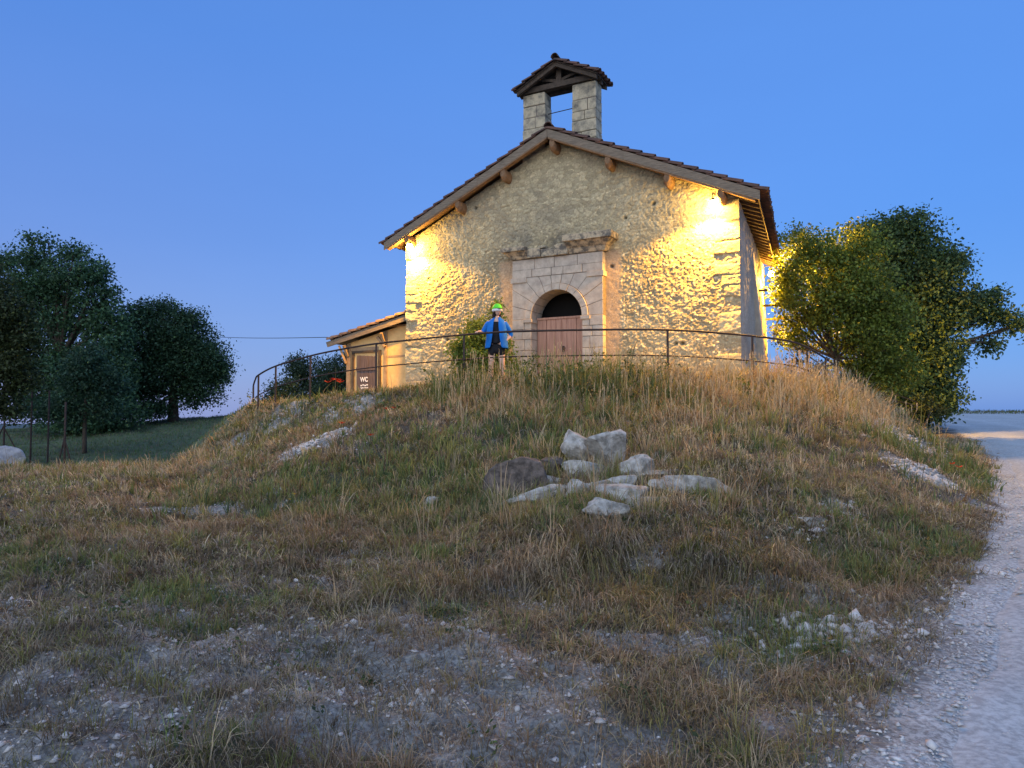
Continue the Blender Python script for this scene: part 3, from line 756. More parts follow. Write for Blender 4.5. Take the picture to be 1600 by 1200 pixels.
# ---------------------------------------------------------------- blades: grass of every kind
def blades(root, az, ln, lean, wdt, col, tipcol=None, droop=1.0, flat=False):
    n = len(root); d = np.stack([np.sin(az), np.cos(az), az*0], 1)
    sa = az+np.pi/2+RNG.normal(0, .7, n); s = np.stack([np.sin(sa), np.cos(sa), az*0], 1)*wdt[:, None]/2
    up = np.array((0, 0, 1.0))
    up = np.array((0, 0, 1.0)); P = [root-up*.02]; cur = root
    for q, f in ((.6, .42), (1.1*droop, .32), (1.75*droop, .26)):
        l = np.minimum(lean*(1 if flat else q), 2.6); cur = cur+(d*np.sin(l)[:, None]+up*np.cos(l)[:, None])*(ln*f)[:, None]; P.append(cur)
    V = np.stack([P[0]-s, P[0]+s, P[1]+s*.85, P[1]-s*.85, P[2]+s*.6, P[2]-s*.6, P[3]], 1).reshape(-1, 3)
    b7 = np.arange(n)[:, None]*7
    Q = np.concatenate([b7+np.array([[0, 1, 2, 3]]), b7+np.array([[3, 2, 4, 5]])]); T = b7+np.array([[5, 4, 6]])
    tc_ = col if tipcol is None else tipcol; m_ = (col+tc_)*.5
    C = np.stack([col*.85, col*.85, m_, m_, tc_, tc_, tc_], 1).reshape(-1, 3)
    return V, Q, T, C
def merge(parts):
    Vs, Qs, Ts, Cs = [], [], [], []; o = 0
    for V, Q, T, C in parts:
        Vs.append(V); Qs.append(Q+o); Ts.append(T+o); Cs.append(C); o += len(V)
    return np.concatenate(Vs), [np.concatenate(Qs), np.concatenate(Ts)], np.concatenate(Cs)
def wedge_pts(n, y0, y1, a=.80, ymargin=0):
    y = y0+(y1-y0)*RNG.random(n)**1.0
    x = (RNG.random(n)*2-1)*a*(y+1.2); return x, y
def tufts(cnt, y0, y1, per, lmin, lmax, lean0, spread, wfac, prob, colf, fall=0.0, droop=1.0):
    area_n = cnt; x = []; y = []
    tot = 0
    # uniform by area inside the viewing wedge and a margin to both sides
    k = int(cnt*(1.5 if y1 < 9.5 else 1.14))
    yy = np.sqrt(y0**2+(y1**2-y0**2)*RNG.random(k)); xx = (RNG.random(k)*2-1)*.80*(yy+2.6)
    bare, gr, rd, d = zones(xx, yy); pr = prob(xx, yy, bare, gr, rd, d)
    m = RNG.random(k) < pr; xx, yy, bare, gr, rd, d = (q[m] for q in (xx, yy, bare, gr, rd, d))
    n = len(xx)
    if not n: return None
    size_k = .75+.6*fbm(xx*2.4, yy*2.4, 271)
    size = np.clip(RNG.lognormal(0, .38, n), .45, 2.2)*size_k
    c, tip = colf(xx, yy, gr, d)
    idx = np.repeat(np.arange(n), per); N = len(idx)
    rad = np.abs(RNG.normal(0, spread, N))*size[idx]; ta = RNG.random(N)*2*np.pi
    rx_ = xx[idx]+np.cos(ta)*rad; ry_ = yy[idx]+np.sin(ta)*rad
    az = np.pi/2-ta+RNG.normal(0, .5, N)
    if fall:
        ox, oy = rx_-.8, ry_-18.5; ol = np.hypot(ox, oy)+1e-6; k_ = fall*(ry_ > 4.6)
        az = np.arctan2(np.sin(az)+k_*ox/ol, np.cos(az)+k_*oy/ol)
    # blades hang downhill a little
    ln = (lmin+(lmax-lmin)*RNG.random(N))*size[idx]
    lean = np.abs(lean0*(.35+rad/(spread*1.5+1e-6)*.6)+RNG.normal(0, .32, N))
    rz_ = H(rx_, ry_)
    wd_ = np.maximum(.0026, ry_*wfac)*(.7+.6*RNG.random(N))
    cc_ = c[idx]*(.7+.6*RNG.random(N))[:, None]; tp = tip[idx]*(.75+.5*RNG.random(N))[:, None]
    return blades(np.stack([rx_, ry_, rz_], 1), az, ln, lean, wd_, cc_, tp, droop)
STRAW = np.array((.30, .26, .175)); BRN = np.array((.145, .115, .078)); GREYB = np.array((.18, .165, .135)); ORN = np.array((.24, .17, .10)); GRN1 = np.array((.085, .13, .04)); GRN2 = np.array((.045, .085, .04)); OLV = np.array((.14, .15, .05))
def mixc(n, *cs):
    k = RNG.integers(0, len(cs), n); return np.array(cs)[k]
def dry_col(x, y, gr, d):
    n = len(x); c = mixc(n, STRAW, BRN, GREYB, BRN*.7, GREYB, OLV, OLV*.8)*(.6+.8*RNG.random(n))[:, None]
    wm = (sst(.45, .6, fbm(x*.5, y*.5, 201)))[:, None]; c = c*(1-.3*wm)+ORN*.3*wm
    up = sst(6, 11, y)[:, None]*.25; c = c*(1+up)
    v = (.65+.7*fbm(x*2.2, y*2.2, 203))[:, None]
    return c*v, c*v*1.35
def grn_col(x, y, gr, d):
    n = len(x); c = mixc(n, GRN1, GRN2, OLV, OLV, GRN1); v = (.7+.6*fbm(x*2, y*2, 207))[:, None]
    return c*v, c*v*1.2+STRAW*.08
offroad = lambda rd: sst(-.05, .35, rd)
outside_building = lambda x, y: 1.0
def in_bld(x, y):
    u = (x-1.06)*.8851-(y-18)*.4654; v = (x-1.06)*.4654+(y-18)*.8851
    return ((np.abs(u) < 4.65) & (v > -.12) & (v < 9)) | ((u > -7.5) & (u < -4) & (v > .7) & (v < 4))
def guard(f): return lambda x, y, b, g, rd, d: f(x, y, b, g, rd, d)*offroad(rd)*(~in_bld(x, y))
meadow = lambda x, y: sst(17.0, 18.5, y)*(1-sst(-8.5, -7, x))
dry = []; green = []
# short thatch, lying
dry.append(tufts(60000, 2.4, 9, 9, .03, .09, 1.5, .05, .0012, guard(lambda x, y, b, g, rd, d: (1-.86*b)*(.25+.75*sst(.35, .6, fbm(x*3, y*3, 5)))), dry_col, droop=1.2))
dry.append(tufts(42000, 8.5, 21, 8, .04, .10, 1.0, .07, .0010, guard(lambda x, y, b, g, rd, d: (1-.82*b)*.8*(1-meadow(x, y))), dry_col, droop=1.2))
# tussocks
dry.append(tufts(6200, 2.4, 9, 42, .06, .17, 1.35, .06, .0011, guard(lambda x, y, b, g, rd, d: (1-b)*(.06+.94*sst(.46, .6, fbm(x*1.9, y*1.9, 211)))), dry_col, droop=1.4, fall=1.0))
dry.append(tufts(9500, 8, 21, 26, .07, .20, 1.35, .08, .0010, guard(lambda x, y, b, g, rd, d: (1-b)*(.08+.92*sst(.42, .58, fbm(x*1.5, y*1.5, 213)))*(1-meadow(x, y))), dry_col, droop=1.35, fall=1.3))
dry.append(tufts(1500, 2.4, 7, 30, .04, .13, 1.5, .06, .0009, guard(lambda x, y, b, g, rd, d: b*.8), dry_col, droop=1.2))
# hanging tussocks on the little bank
dry.append(tufts(4200, 4.8, 7.2, 30, .10, .24, 1.4, .06, .0010, guard(lambda x, y, b, g, rd, d: np.exp(-((x-1.4)/1.5)**2)*np.exp(-((y-5.9)/.6)**2)*(.25+.75*sst(.4, .55, fbm(x*2.2, y*2.2, 217)))), dry_col, droop=1.5, fall=1.5))
# green
green.append(tufts(26000, 2.4, 9, 12, .04, .13, .8, .04, .0010, guard(lambda x, y, b, g, rd, d: g*.55+.06*(1-b)*sst(.5, .6, fbm(x*2, y*2, 223))), grn_col))
green.append(tufts(22000, 8.5, 20, 12, .08, .22, .7, .06, .0011, guard(lambda x, y, b, g, rd, d: (g*.6+.08*(1-b))*(1-meadow(x, y))*(1-.6*((d < 1.2)&(x < -1.6)))), grn_col))
# bristling edge of the terrace: tall green weeds and tall straw
def crest(x, y, d): return np.exp(-((d-.55)/.75)**2)
green.append(tufts(15000, 11, 19, 16, .16, .52, .7, .08, .0011, guard(lambda x, y, b, g, rd, d: crest(x, y, d)*(.12+.9*sst(.45, .55, fbm(x*.9, y*.9, 231)))*(x < 3.2)*(x > -1.6)*(.35+.65*sst(-.4, .6, x))*.8), grn_col))
def straw_col(x, y, gr, d):
    n = len(x); c = mixc(n, STRAW*1.15, STRAW, ORN*1.1, OLV*1.2, STRAW*.8); v = (.8+.4*fbm(x*2, y*2, 237))[:, None]; return c*v, c*v*1.2
dry.append(tufts(15000, 11, 19, 16, .14, .42, 1.0, .12, .0010, guard(lambda x, y, b, g, rd, d: np.exp(-((d-.5)/.9)**2)*sst(.8, 2.6, x)*.8), straw_col))
dry.append(tufts(4200, 9.2, 15, 16, .10, .28, .9, .07, .0009, guard(lambda x, y, b, g, rd, d: sst(-2, .6, x)*(1-sst(4, 5.5, x))*np.exp(-((d-1.8)/1.4)**2)*(1-b)*.8), straw_col))
dry.append(tufts(5000, 13, 20, 14, .06, .16, .7, .07, .0010, guard(lambda x, y, b, g, rd, d: crest(x, y, d)*(x < -2)*.8), straw_col))
# long grass round the boulders and warm straw along the left ridge
dry.append(tufts(2200, 7.0, 9.8, 14, .10, .28, .5, .06, .0009, guard(lambda x, y, b, g, rd, d: np.exp(-((x-1.2)/1.7)**2)*.7), straw_col))
dry.append(tufts(3500, 12.5, 17.3, 12, .08, .20, .6, .07, .0010, guard(lambda x, y, b, g, rd, d: (x < -3.5)*.7*(d > .3)*sst(.35, .5, fbm(x*.6, y*.6, 241))), straw_col))
green.append(tufts(5000, 13, 19, 14, .05, .15, .8, .07, .0011, guard(lambda x, y, b, g, rd, d: np.exp(-((d-.3)/1.2)**2)*(x < -1.6)*.8), grn_col))
# scattered long fallen stalks
def stalks(n, y0, y1, l0, l1, lean_, prob, flat=False):
    yy = np.sqrt(y0**2+(y1**2-y0**2)*RNG.random(n)); xx = (RNG.random(n)*2-1)*.80*(yy+2.6)
    b_, g_, rd_, d_ = zones(xx, yy); m = (RNG.random(n) < prob(xx, yy, b_, d_)) & (rd_ > .1) & ~in_bld(xx, yy); xx, yy = xx[m], yy[m]; n = len(xx)
    c = mixc(n, STRAW*1.35, STRAW, BRN, BRN*.5, GREYB)*(.6+.6*RNG.random(n))[:, None]
    return blades(np.stack([xx, yy, H(xx, yy)+(.022 if flat else 0)], 1), RNG.random(n)*6.28, l0+(l1-l0)*RNG.random(n)**2, np.abs(RNG.normal(lean_, .12 if flat else .25, n)), np.maximum(.0028, yy*.0010), c, flat=flat)
dry.append(stalks(130000, 2.4, 9, .02, .20, 1.47, lambda x, y, b, d: .45+.5*b, True))
dry.append(stalks(420, 6, 18, .3, .7, .45, lambda x, y, b, d: .2+.8*(x > -1)))
# feathery seed heads: short side blades near the top of upright stalks on the crest
def seedheads(n):
    yy = 8.5+9*RNG.random(n); xx = -1.5+9*RNG.random(n)
    b_, g_, rd_, d_ = zones(xx, yy); m = (d_ > -.2) & (d_ < 3.2) & (rd_ > .5) & (RNG.random(n) < .3+.7*np.exp(-((d_-.4)/.8)**2)); xx, yy = xx[m], yy[m]; n = len(xx); z = H(xx, yy)
    hgt_ = .4+.4*RNG.random(n); az = RNG.random(n)*6.28; ln_ = RNG.random(n)*.35
    out = [blades(np.stack([xx, yy, z], 1), az, hgt_, ln_, yy*.0007, np.tile(STRAW*1.2, (n, 1)))]
    tip = np.stack([xx+np.sin(az)*np.sin(ln_*.8)*hgt_, yy+np.cos(az)*np.sin(ln_*.8)*hgt_, z+hgt_*np.cos(ln_*.9)], 1)
    idx = np.repeat(np.arange(n), 12); t = RNG.random(len(idx))*.12
    rt = tip[idx]-np.stack([t*0, t*0, t], 1)
    out.append(blades(rt, RNG.random(len(idx))*6.28, .02+.03*RNG.random(len(idx)), .4+.5*RNG.random(len(idx)), np.full(len(idx), .008), np.tile(STRAW*1.5, (len(idx), 1))*(.7+.5*RNG.random(len(idx)))[:, None]))
    return out
dry += seedheads(3200)
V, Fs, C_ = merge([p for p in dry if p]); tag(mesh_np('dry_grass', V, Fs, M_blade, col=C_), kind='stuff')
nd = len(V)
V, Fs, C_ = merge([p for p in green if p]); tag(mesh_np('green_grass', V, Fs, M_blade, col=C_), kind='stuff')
print('grass verts', nd, len(V))
# meadow turf beyond the dip and the grassy rim behind the road
def meadow_pts(n, x0, x1, y0, y1, l, cs, w):
    xx = x0+(x1-x0)*RNG.random(n); yy = y0+(y1-y0)*RNG.random(n); 
    c = mixc(n, *cs)*(.6+.8*fbm(xx*.8, yy*.8, 251))[:, None]
    return blades(np.stack([xx, yy, H(xx, yy)], 1), RNG.random(n)*6.28, l*(.5+RNG.random(n)), np.abs(RNG.normal(.4, .3, n)), np.full(n, w), c)
mm = [meadow_pts(60000, -36, -8, 18, 46, .10, (GRN2*1.5, GRN1*1.1, GREYB*.8), .022), meadow_pts(16000, 14, 50, 41, 48, .16, (GRN1*.8, OLV*.7, GREYB*.6), .03)]
V, Fs, C_ = merge(mm); tag(mesh_np('meadow_grass', V, Fs, M_blade, col=C_), kind='stuff')

# ---------------------------------------------------------------- pebbles
def pebble_mesh(xx, yy, zz_, sz, seed):
    n = len(xx); base = np.array([(1, 0, 0), (0, 1, 0), (-1, 0, 0), (0, -1, 0), (0, 0, 1), (0, 0, -1), (.7, .7, .35), (-.7, .6, .3)], float)[:6]
    jit_ = RNG.normal(1, .25, (n, 6, 1)); sc = np.stack([sz*(.7+.6*RNG.random(n)), sz*(.7+.6*RNG.random(n)), sz*(.35+.4*RNG.random(n))], 1)[:, None, :]
    a = RNG.random(n)*6.28; ca, sa = np.cos(a)[:, None], np.sin(a)[:, None]
    P = base[None]*jit_*sc+RNG.normal(0, .12, (n, 6, 3))*sz[:, None, None]
    X_ = P[..., 0]*ca-P[..., 1]*sa; Y_ = P[..., 0]*sa+P[..., 1]*ca
    V = np.stack([X_+xx[:, None], Y_+yy[:, None], P[..., 2]+zz_[:, None]], -1).reshape(-1, 3)
    f = np.array([(0, 1, 4), (1, 2, 4), (2, 3, 4), (3, 0, 4), (1, 0, 5), (2, 1, 5), (3, 2, 5), (0, 3, 5)])
    return V, (np.arange(n)[:, None, None]*6+f[None]).reshape(-1, 3)
k = 230000; yy = np.sqrt(2.2**2+(13**2-2.2**2)*RNG.random(k)); xx = (RNG.random(k)*2-1)*.8*(yy+2.6)
b_, g_, rd_, d_ = zones(xx, yy); m = (RNG.random(k) < b_*.9*(.2+.8*sst(.4, .6, fbm(xx*3, yy*3, 261)))+.02) & (rd_ > -6); xx, yy = xx[m], yy[m]
rdm = road_d(xx, yy); kk = (rdm > -.2) | (RNG.random(len(xx)) < .35); xx, yy, rdm = xx[kk], yy[kk], rdm[kk]
sz = np.clip(RNG.lognormal(-5.0, .6, len(xx)), .002, .03)
zp = np.where(rdm < -.1, base_h(xx, yy)+.004, H(xx, yy)); sz = np.where(rdm < -.3, np.minimum(sz, .008), sz)
V1, F1 = pebble_mesh(xx, yy, zp+sz*.2, sz, 1)
# denser scree on the two bare slopes
xs_, ys_ = [], []
for p in ((490, 695, .5, .7, 900), (1400, 682, .8, 1.0, 2600), (1380, 655, .7, 1.2, 1200), (1445, 745, .35, .5, 500), (520, 650, .8, .6, 500), (1310, 800, .25, .4, 300), (1290, 985, .4, .25, 500), (1250, 820, .35, .5, 300), (430, 660, .8, .7, 500), (610, 640, .9, .5, 300)):
    gx, gy = ground_at(p[0], p[1]); xs_.append(gx+RNG.normal(0, p[2]*.55, p[4])); ys_.append(gy+RNG.normal(0, p[3]*.55, p[4]))
xx = np.concatenate(xs_); yy = np.concatenate(ys_); m = ~in_bld(xx, yy); xx, yy = xx[m], yy[m]; sz = np.clip(RNG.lognormal(-4.0, .5, len(xx)), .006, .07)
V2, F2 = pebble_mesh(xx, yy, H(xx, yy)+sz*.2, sz, 2)
tag(mesh_np('pebbles', np.concatenate([V1, V2]), [np.concatenate([F1, F2+len(V1)])], M_peb), kind='stuff')

# ---------------------------------------------------------------- boulders
def boulder(name, px, py, w, h, dpt, tilt, label, m, seed, sink=.3, sharp=.5, group='boulders heaped in the grass', z_add=0):
    gx, gy = ground_at(px, py); z = Hs(gx, gy); k_ = 1.3 if group else 1.0; w, h, dpt = w*1.42*k_, h*.95*k_, dpt*1.3
    bm = bmesh.new(); bmesh.ops.create_icosphere(bm, subdivisions=4, radius=1)
    rnd = random.Random(seed); planes = []
    for _ in range(9):
        n = Vector((rnd.gauss(0, 1), rnd.gauss(0, 1), rnd.gauss(0, .8))).normalized(); planes.append((n, rnd.uniform(.42, .85)))
    P = np.array([v.co for v in bm.verts])
    for v in bm.verts:
        c = v.co.copy()
        for n, dd in planes:
            e = c.dot(n)-dd
            if e > 0: c -= n*e*.98
        v.co = c
    P = np.array([v.co for v in bm.verts]); q = seed*3.1
    dn = (fbm(P[:, 0]*1.6+q, P[:, 1]*1.6+P[:, 2]*1.9, seed)-.5)*.30+(fbm(P[:, 0]*5+q, P[:, 2]*5+P[:, 1]*4, seed+3)-.5)*.17
    for v, e in zip(bm.verts, dn): v.co *= 1+float(e)
    bmesh.ops.scale(bm, vec=(w/2, dpt/2, h/2), verts=bm.verts)
    bmesh.ops.rotate(bm, cent=(0, 0, 0), matrix=Matrix.Rotation(R(tilt), 3, 'Y'), verts=bm.verts)
    me = bpy.data.meshes.new(name); bm.to_mesh(me); bm.free(); me.materials.append(m)
    o = bpy.data.objects.new(name, me); COL.objects.link(o); o.location = (gx, gy+dpt*.3, z+h*(.5-sink)+z_add); o.rotation_euler = (0, 0, rnd.uniform(-.3, .3))
    return tag(o, label, 'boulder', group)
boulder('boulder', 808, 765, .50, .46, .42, -18, 'dark brown lichened boulder at the left end of the rock heap', M_rockd, 3, .18)
boulder('boulder', 840, 782, .56, .20, .30, -8, 'long low pale slab lying in front of the dark boulder', M_rock, 4, .2)
boulder('boulder', 905, 726, .34, .36, .30, 35, 'pointed pale rock leaning at the back of the heap, left of the tallest rock', M_rock, 5, .1, z_add=.06)
boulder('boulder', 955, 738, .38, .42, .34, 22, 'tallest pale rock of the heap with a dark stained lower face', M_rock, 6, .1, z_add=.05)
boulder('boulder', 1002, 750, .28, .28, .28, 0, 'rounded pale rock just right of the tallest rock', M_rock, 7, .15)
boulder('boulder', 1030, 752, .30, .14, .24, -10, 'small flat pale rock between the rounded rock and the big right slab', M_rock, 8, .2)
boulder('boulder', 1092, 770, .50, .26, .36, 18, 'greenish grey slab alone at the right end of the rock heap', M_rock, 9, .2)
boulder('boulder', 985, 786, .46, .22, .34, 5, 'wide knobbly pale rock low in front of the tallest rock', M_rock, 10, .2)
boulder('boulder', 1040, 775, .32, .15, .26, 4, 'low pale rock half hidden behind the wide knobbly rock', M_rock, 12, .2)
boulder('boulder', 905, 782, .24, .20, .22, 0, 'small grassy rock between the long slab and the wide knobbly rock', M_rock, 13, .2)
boulder('boulder', 948, 815, .26, .20, .22, 0, 'lowest mottled rock of the heap standing in dark grass', M_rock, 14, .2)
boulder('boulder', 872, 738, .36, .24, .30, 0, 'dull brownish rock behind straw between dark boulder and pointed rock', M_rockd, 15, .2)
boulder('boulder', 918, 748, .34, .22, .30, 10, 'brownish rock in straw at the centre of the heap', M_rock, 16, .2)
boulder('boulder', 968, 765, .30, .18, .26, -12, 'squat pale rock wedged below the tallest rock', M_rock, 24, .2)
boulder('boulder', 935, 768, .28, .16, .24, 8, 'small pale rock wedged left of the squat one', M_rock, 25, .2)
boulder('boulder', 1012, 792, .26, .15, .24, -6, 'pale lump at the right end of the wide knobbly rock', M_rock, 26, .2)
boulder('boulder', 862, 760, .26, .18, .24, 12, 'greyish stone touching the dark boulder on its right', M_rock, 27, .2)
boulder('boulder', 675, 782, .17, .15, .14, 0, 'small lone pale rock in the grass left of the heap', M_rock, 17, .25, group=None)
boulder('boulder', 1268, 826, .26, .13, .2, 0, 'small bluish grey rock low on the right slope', M_rock, 18, .25, group=None)
boulder('boulder', 1352, 692, .22, .10, .2, 0, 'small bright white rock high on the right slope', M_rock, 19, .2, group=None)
boulder('boulder', 108, 893, .09, .06, .08, 0, 'fist sized white stone on bare ground at far left', M_rock, 20, .1, group=None)
boulder('boulder', 12, 1024, .07, .04, .06, 0, 'flat white stone at the left edge of the foreground', M_rock, 21, .1, group=None)

# ---------------------------------------------------------------- leaves, shrubs and trees
def leaf_cloud(cen, n_per, sig, size, col, cvar=.35, flat=.6):
    """cen (k,3) cluster centres -> rhombic leaves folded along the midrib"""
    k = len(cen); idx = np.repeat(np.arange(k), n_per); n = len(idx)
    sg = np.asarray(sig) if np.ndim(sig) else np.full(k, sig)
    c = cen[idx]+RNG.normal(0, 1, (n, 3))*(sg[idx])[:, None]*np.array((1, 1, .75))
    a = RNG.normal(0, 1, (n, 3)); a[:, 2] -= .3; a /= np.linalg.norm(a, axis=1)[:, None]
    nn = RNG.normal(0, 1, (n, 3)); nn[:, 2] += 1.2; s = np.cross(a, nn); s /= np.linalg.norm(s, axis=1)[:, None]+1e-9
    L = size*(.6+.8*RNG.random(n))[:, None]; w = L*(.24+.14*RNG.random(n))[:, None]
    up = np.cross(s, a)*w*.35
    V = np.stack([c, c+a*L*.5+s*w+up, c+a*L, c+a*L*.5-s*w+up], 1).reshape(-1, 3)
    b4 = np.arange(n)[:, None]*4; F = np.concatenate([b4+np.array([[0, 1, 2]]), b4+np.array([[0, 2, 3]])])
    kc = col*(1+cvar*(RNG.random(k)-.5)*1.6)[:, None]; C = kc[idx]*(.75+.5*RNG.random(n))[:, None]
    yel = (RNG.random(n) < .12)[:, None]; C = np.where(yel, C*np.array((1.5, 1.25, .8)), C)
    return V, F, np.repeat(C, 4, 0)
def bez(p, q, sag=.15, n=5):
    p, q = Vector(p), Vector(q); m = (p+q)/2+Vector((random.uniform(-1, 1), random.uniform(-1, 1), random.uniform(-.2, 1)))*(q-p).length*sag
    return [p*(1-t)**2+m*2*t*(1-t)+q*t*t for t in [k/(n-1) for k in range(n)]]
def tree(name, label, cat, base, fork, r0, blobs, per_m2, n_per, size, color, sig=.2, group=None, twig=True, cvar=.35, shell=.5, stems=1, ntw=.35, leafname='crown'):
    base = Vector(base); o = empty(name, base, label, cat, group)
    b = MB(); fk = Vector(fork)
    for st_ in range(stems):
        bb = base+Vector((random.uniform(-.3, .3), random.uniform(-.3, .3), 0))*(stems > 1); ff = fk+Vector((random.uniform(-.6, .6), random.uniform(-.4, .4), 0))*(stems > 1)
        pts = bez(bb-Vector((0, 0, .2)), ff, .05, 6); b.tube([p-base for p in pts], [r0*(1.25-.6*k/5)*(1 if stems == 1 else .7) for k in range(6)], 8)
    cens = []
    for (c, rad) in blobs:
        c = Vector(c); rx_, ry_, rz_ = rad
        k = max(4, int(per_m2*(rx_*rz_+ry_*rz_+rx_*ry_)*2.2))
        dd = RNG.normal(0, 1, (k, 3)); dd /= np.linalg.norm(dd, axis=1)[:, None]
        rr_ = RNG.random(k)**shell
        lump = 1+.45*(fbm(dd[:, 0]*2+c.x, dd[:, 2]*2+dd[:, 1]*1.7, 301)-.5)*2*.6
        P = np.array(c)+dd*rr_[:, None]*lump[:, None]*np.array((rx_, ry_, rz_)); cens.append(P)
        path = bez(fk if c.z > fk.z-.3 else base+(fk-base)*.6, c, .12, 6); rb = r0*.55
        b.tube([p-base for p in path], [rb*(1-.75*q/5) for q in range(6)], 6)
        if twig:
            for q in range(int(k*ntw)):
                tip = Vector(P[q]); s0 = path[random.randint(2, 5)]
                b.tube([p-base for p in bez(s0, tip, .1, 4)], [r0*.13, r0*.09, r0*.06, .006], 4, False)
    b.build('trunk', M_bark, o, smooth=True)
    cen = np.concatenate(cens); V, F, C = leaf_cloud(cen-np.array(base), n_per, sig, size, np.array(color), cvar)
    mesh_np(leafname, V, [F], M_leaf, o, col=C); return len(V)//4
def bl(px, py, Y, rx_, rz_, ry_=None): return (at(px, py, Y), (rx_, ry_ or rx_, rz_))
nl = 0
# right: lamp-lit small tree, big dark tree with the long side limb
nl += tree('small_tree', 'young leafy tree lit yellow by the floodlight right of the chapel', 'tree', (9.6, 21.0, Hs(9.6, 21.0)), at(1305, 560, 21.0), .09,
     [bl(1250, 400, 20.8, .75, .8), bl(1235, 440, 20.6, .55, .7), bl(1300, 410, 21, .9, .85), bl(1290, 470, 20.8, 1.1, .9), bl(1345, 455, 21, 1.1, 1.0), bl(1335, 520, 21, 1.0, .9), bl(1262, 380, 21, .45, .5), bl(1345, 385, 21.3, .8, .7), bl(1385, 500, 21, .9, 1.0), bl(1232, 475, 20.6, .35, .3), bl(1365, 560, 21, .7, .6), bl(1350, 590, 21.3, .7, .5), bl(1400, 580, 21.6, .8, .7), bl(1325, 575, 21.2, .4, .4), bl(1270, 500, 20.8, .5, .45), bl(1232, 500, 21.4, .35, .4), bl(1225, 460, 21.6, .35, .5), bl(1245, 530, 21.4, .4, .35)],
     30, 24, .095, (.13, .175, .03), sig=.14, cvar=.4)
nl += tree('big_tree', 'large dark green tree with a long limb reaching right towards the road', 'tree', (14.2, 26.0, Hs(14.2, 26)), at(1420, 560, 26), .20,
     [bl(1385, 385, 26.2, 1.3, 1.0), bl(1420, 360, 26, .9, .7), bl(1450, 420, 26, 1.3, 1.2), bl(1400, 450, 26.5, 1.8, 1.6), bl(1470, 480, 26, 1.2, 1.1), bl(1440, 540, 26, 1.5, 1.4), bl(1375, 520, 26, 1.3, 1.3), bl(1400, 590, 26, 1.3, .8),
      bl(1450, 600, 25.7, .9, .8), bl(1350, 370, 26, .6, .5), bl(1480, 420, 26, .6, .5), bl(1520, 485, 26, .75, .6), bl(1545, 468, 26, .5, .4), bl(1565, 495, 25.8, .5, .35), bl(1592, 508, 25.7, .45, .22), bl(1550, 535, 26, .4, .3), bl(1450, 630, 25.5, .6, .35), bl(1480, 560, 26, .5, .6), bl(1380, 615, 25.4, 1.0, .6), bl(1470, 625, 25.4, .7, .5), bl(1430, 645, 25.3, 1.0, .35), bl(1350, 450, 26.3, 1.2, 1.4), bl(1420, 630, 25.6, .6, .3)],
     22, 30, .125, (.066, .115, .045), sig=.22, cvar=.4)
# scraggly pine-like shrubs beyond the right end of the railing
nl += tree('scraggly_shrub', 'sparse scraggly shrub between chapel flank and lit tree', 'shrub', (8.6, 22.2, Hs(8.6, 22.2)), at(1258, 580, 22.2), .03,
     [bl(1235, 525, 22, .35, .35), bl(1268, 545, 22.2, .5, .3), bl(1240, 570, 22.2, .3, .35), bl(1280, 575, 22.2, .35, .25), bl(1215, 520, 22.4, .25, .4)], 26, 24, .075, (.035, .045, .022), sig=.11)
nl += tree('low_shrub', 'low dark shrub at the foot of the big right tree', 'shrub', (13.6, 24.2, Hs(13.6, 24.2)), at(1455, 640, 24.5), .04,
     [bl(1435, 632, 24.3, .6, .35), bl(1462, 640, 24.5, .4, .25), bl(1350, 615, 23.5, .35, .2), bl(1330, 612, 23, .3, .2)], 26, 20, .07, (.035, .055, .025), sig=.1)
# leafy bush growing against the front wall by the person
nl += tree('leafy_bush', 'leafy bush against the front wall left of the portal, behind the person', 'bush', (-.9, 16.9, Hs(-.9, 16.9)), at(748, 570, 16.9), .03,
     [bl(735, 550, 16.8, .42, .45), bl(765, 535, 16.9, .42, .5), bl(790, 560, 16.6, .3, .45), bl(775, 500, 17.2, .25, .42), bl(740, 510, 17.1, .25, .3), bl(722, 575, 16.6, .28, .35), bl(757, 585, 16.3, .4, .3), bl(776, 482, 17.3, .12, .2), bl(800, 585, 16.3, .35, .25), bl(750, 535, 16.7, .45, .55), bl(718, 545, 16.8, .3, .35), bl(760, 570, 16.4, .5, .45)],
     60, 22, .065, (.14, .20, .035), sig=.07)
# left side: bushes beyond the railing
nl += tree('round_bush', 'dark rounded bush seen through the left end of the railing', 'bush', (-7.6, 27, Hs(-7.6, 27)), at(485, 610, 27), .06,
     [bl(475, 580, 27, .75, .7), bl(462, 575, 27, .5, .5), bl(505, 590, 27, .8, .7), bl(500, 618, 27, 1.3, .6), bl(450, 612, 27, .8, .5)], 26, 26, .08, (.03, .06, .032), sig=.13, group='bushes behind the left of the railing')
nl += tree('round_bush', 'dark bush between the left bush and the lean-to shed', 'bush', (-6.2, 25.5, Hs(-6.2, 25.5)), at(530, 600, 25.5), .06,
     [bl(530, 578, 25.5, .7, .6), bl(540, 600, 25.5, .8, .6), bl(515, 612, 25.5, .6, .5), bl(545, 560, 25.5, .4, .3)], 26, 26, .08, (.03, .06, .032), sig=.13, group='bushes behind the left of the railing')
nl += tree('round_bush', 'small low bush at the left foot of the railing', 'bush', (-7.4, 22.5, Hs(-7.4, 22.5)), at(435, 625, 22.5), .04,
     [bl(432, 605, 22.5, .35, .3), bl(445, 618, 22.5, .4, .3), bl(420, 622, 22.5, .35, .2), bl(455, 600, 22.5, .3, .25)], 30, 20, .07, (.035, .065, .032), sig=.1, group='bushes behind the left of the railing')
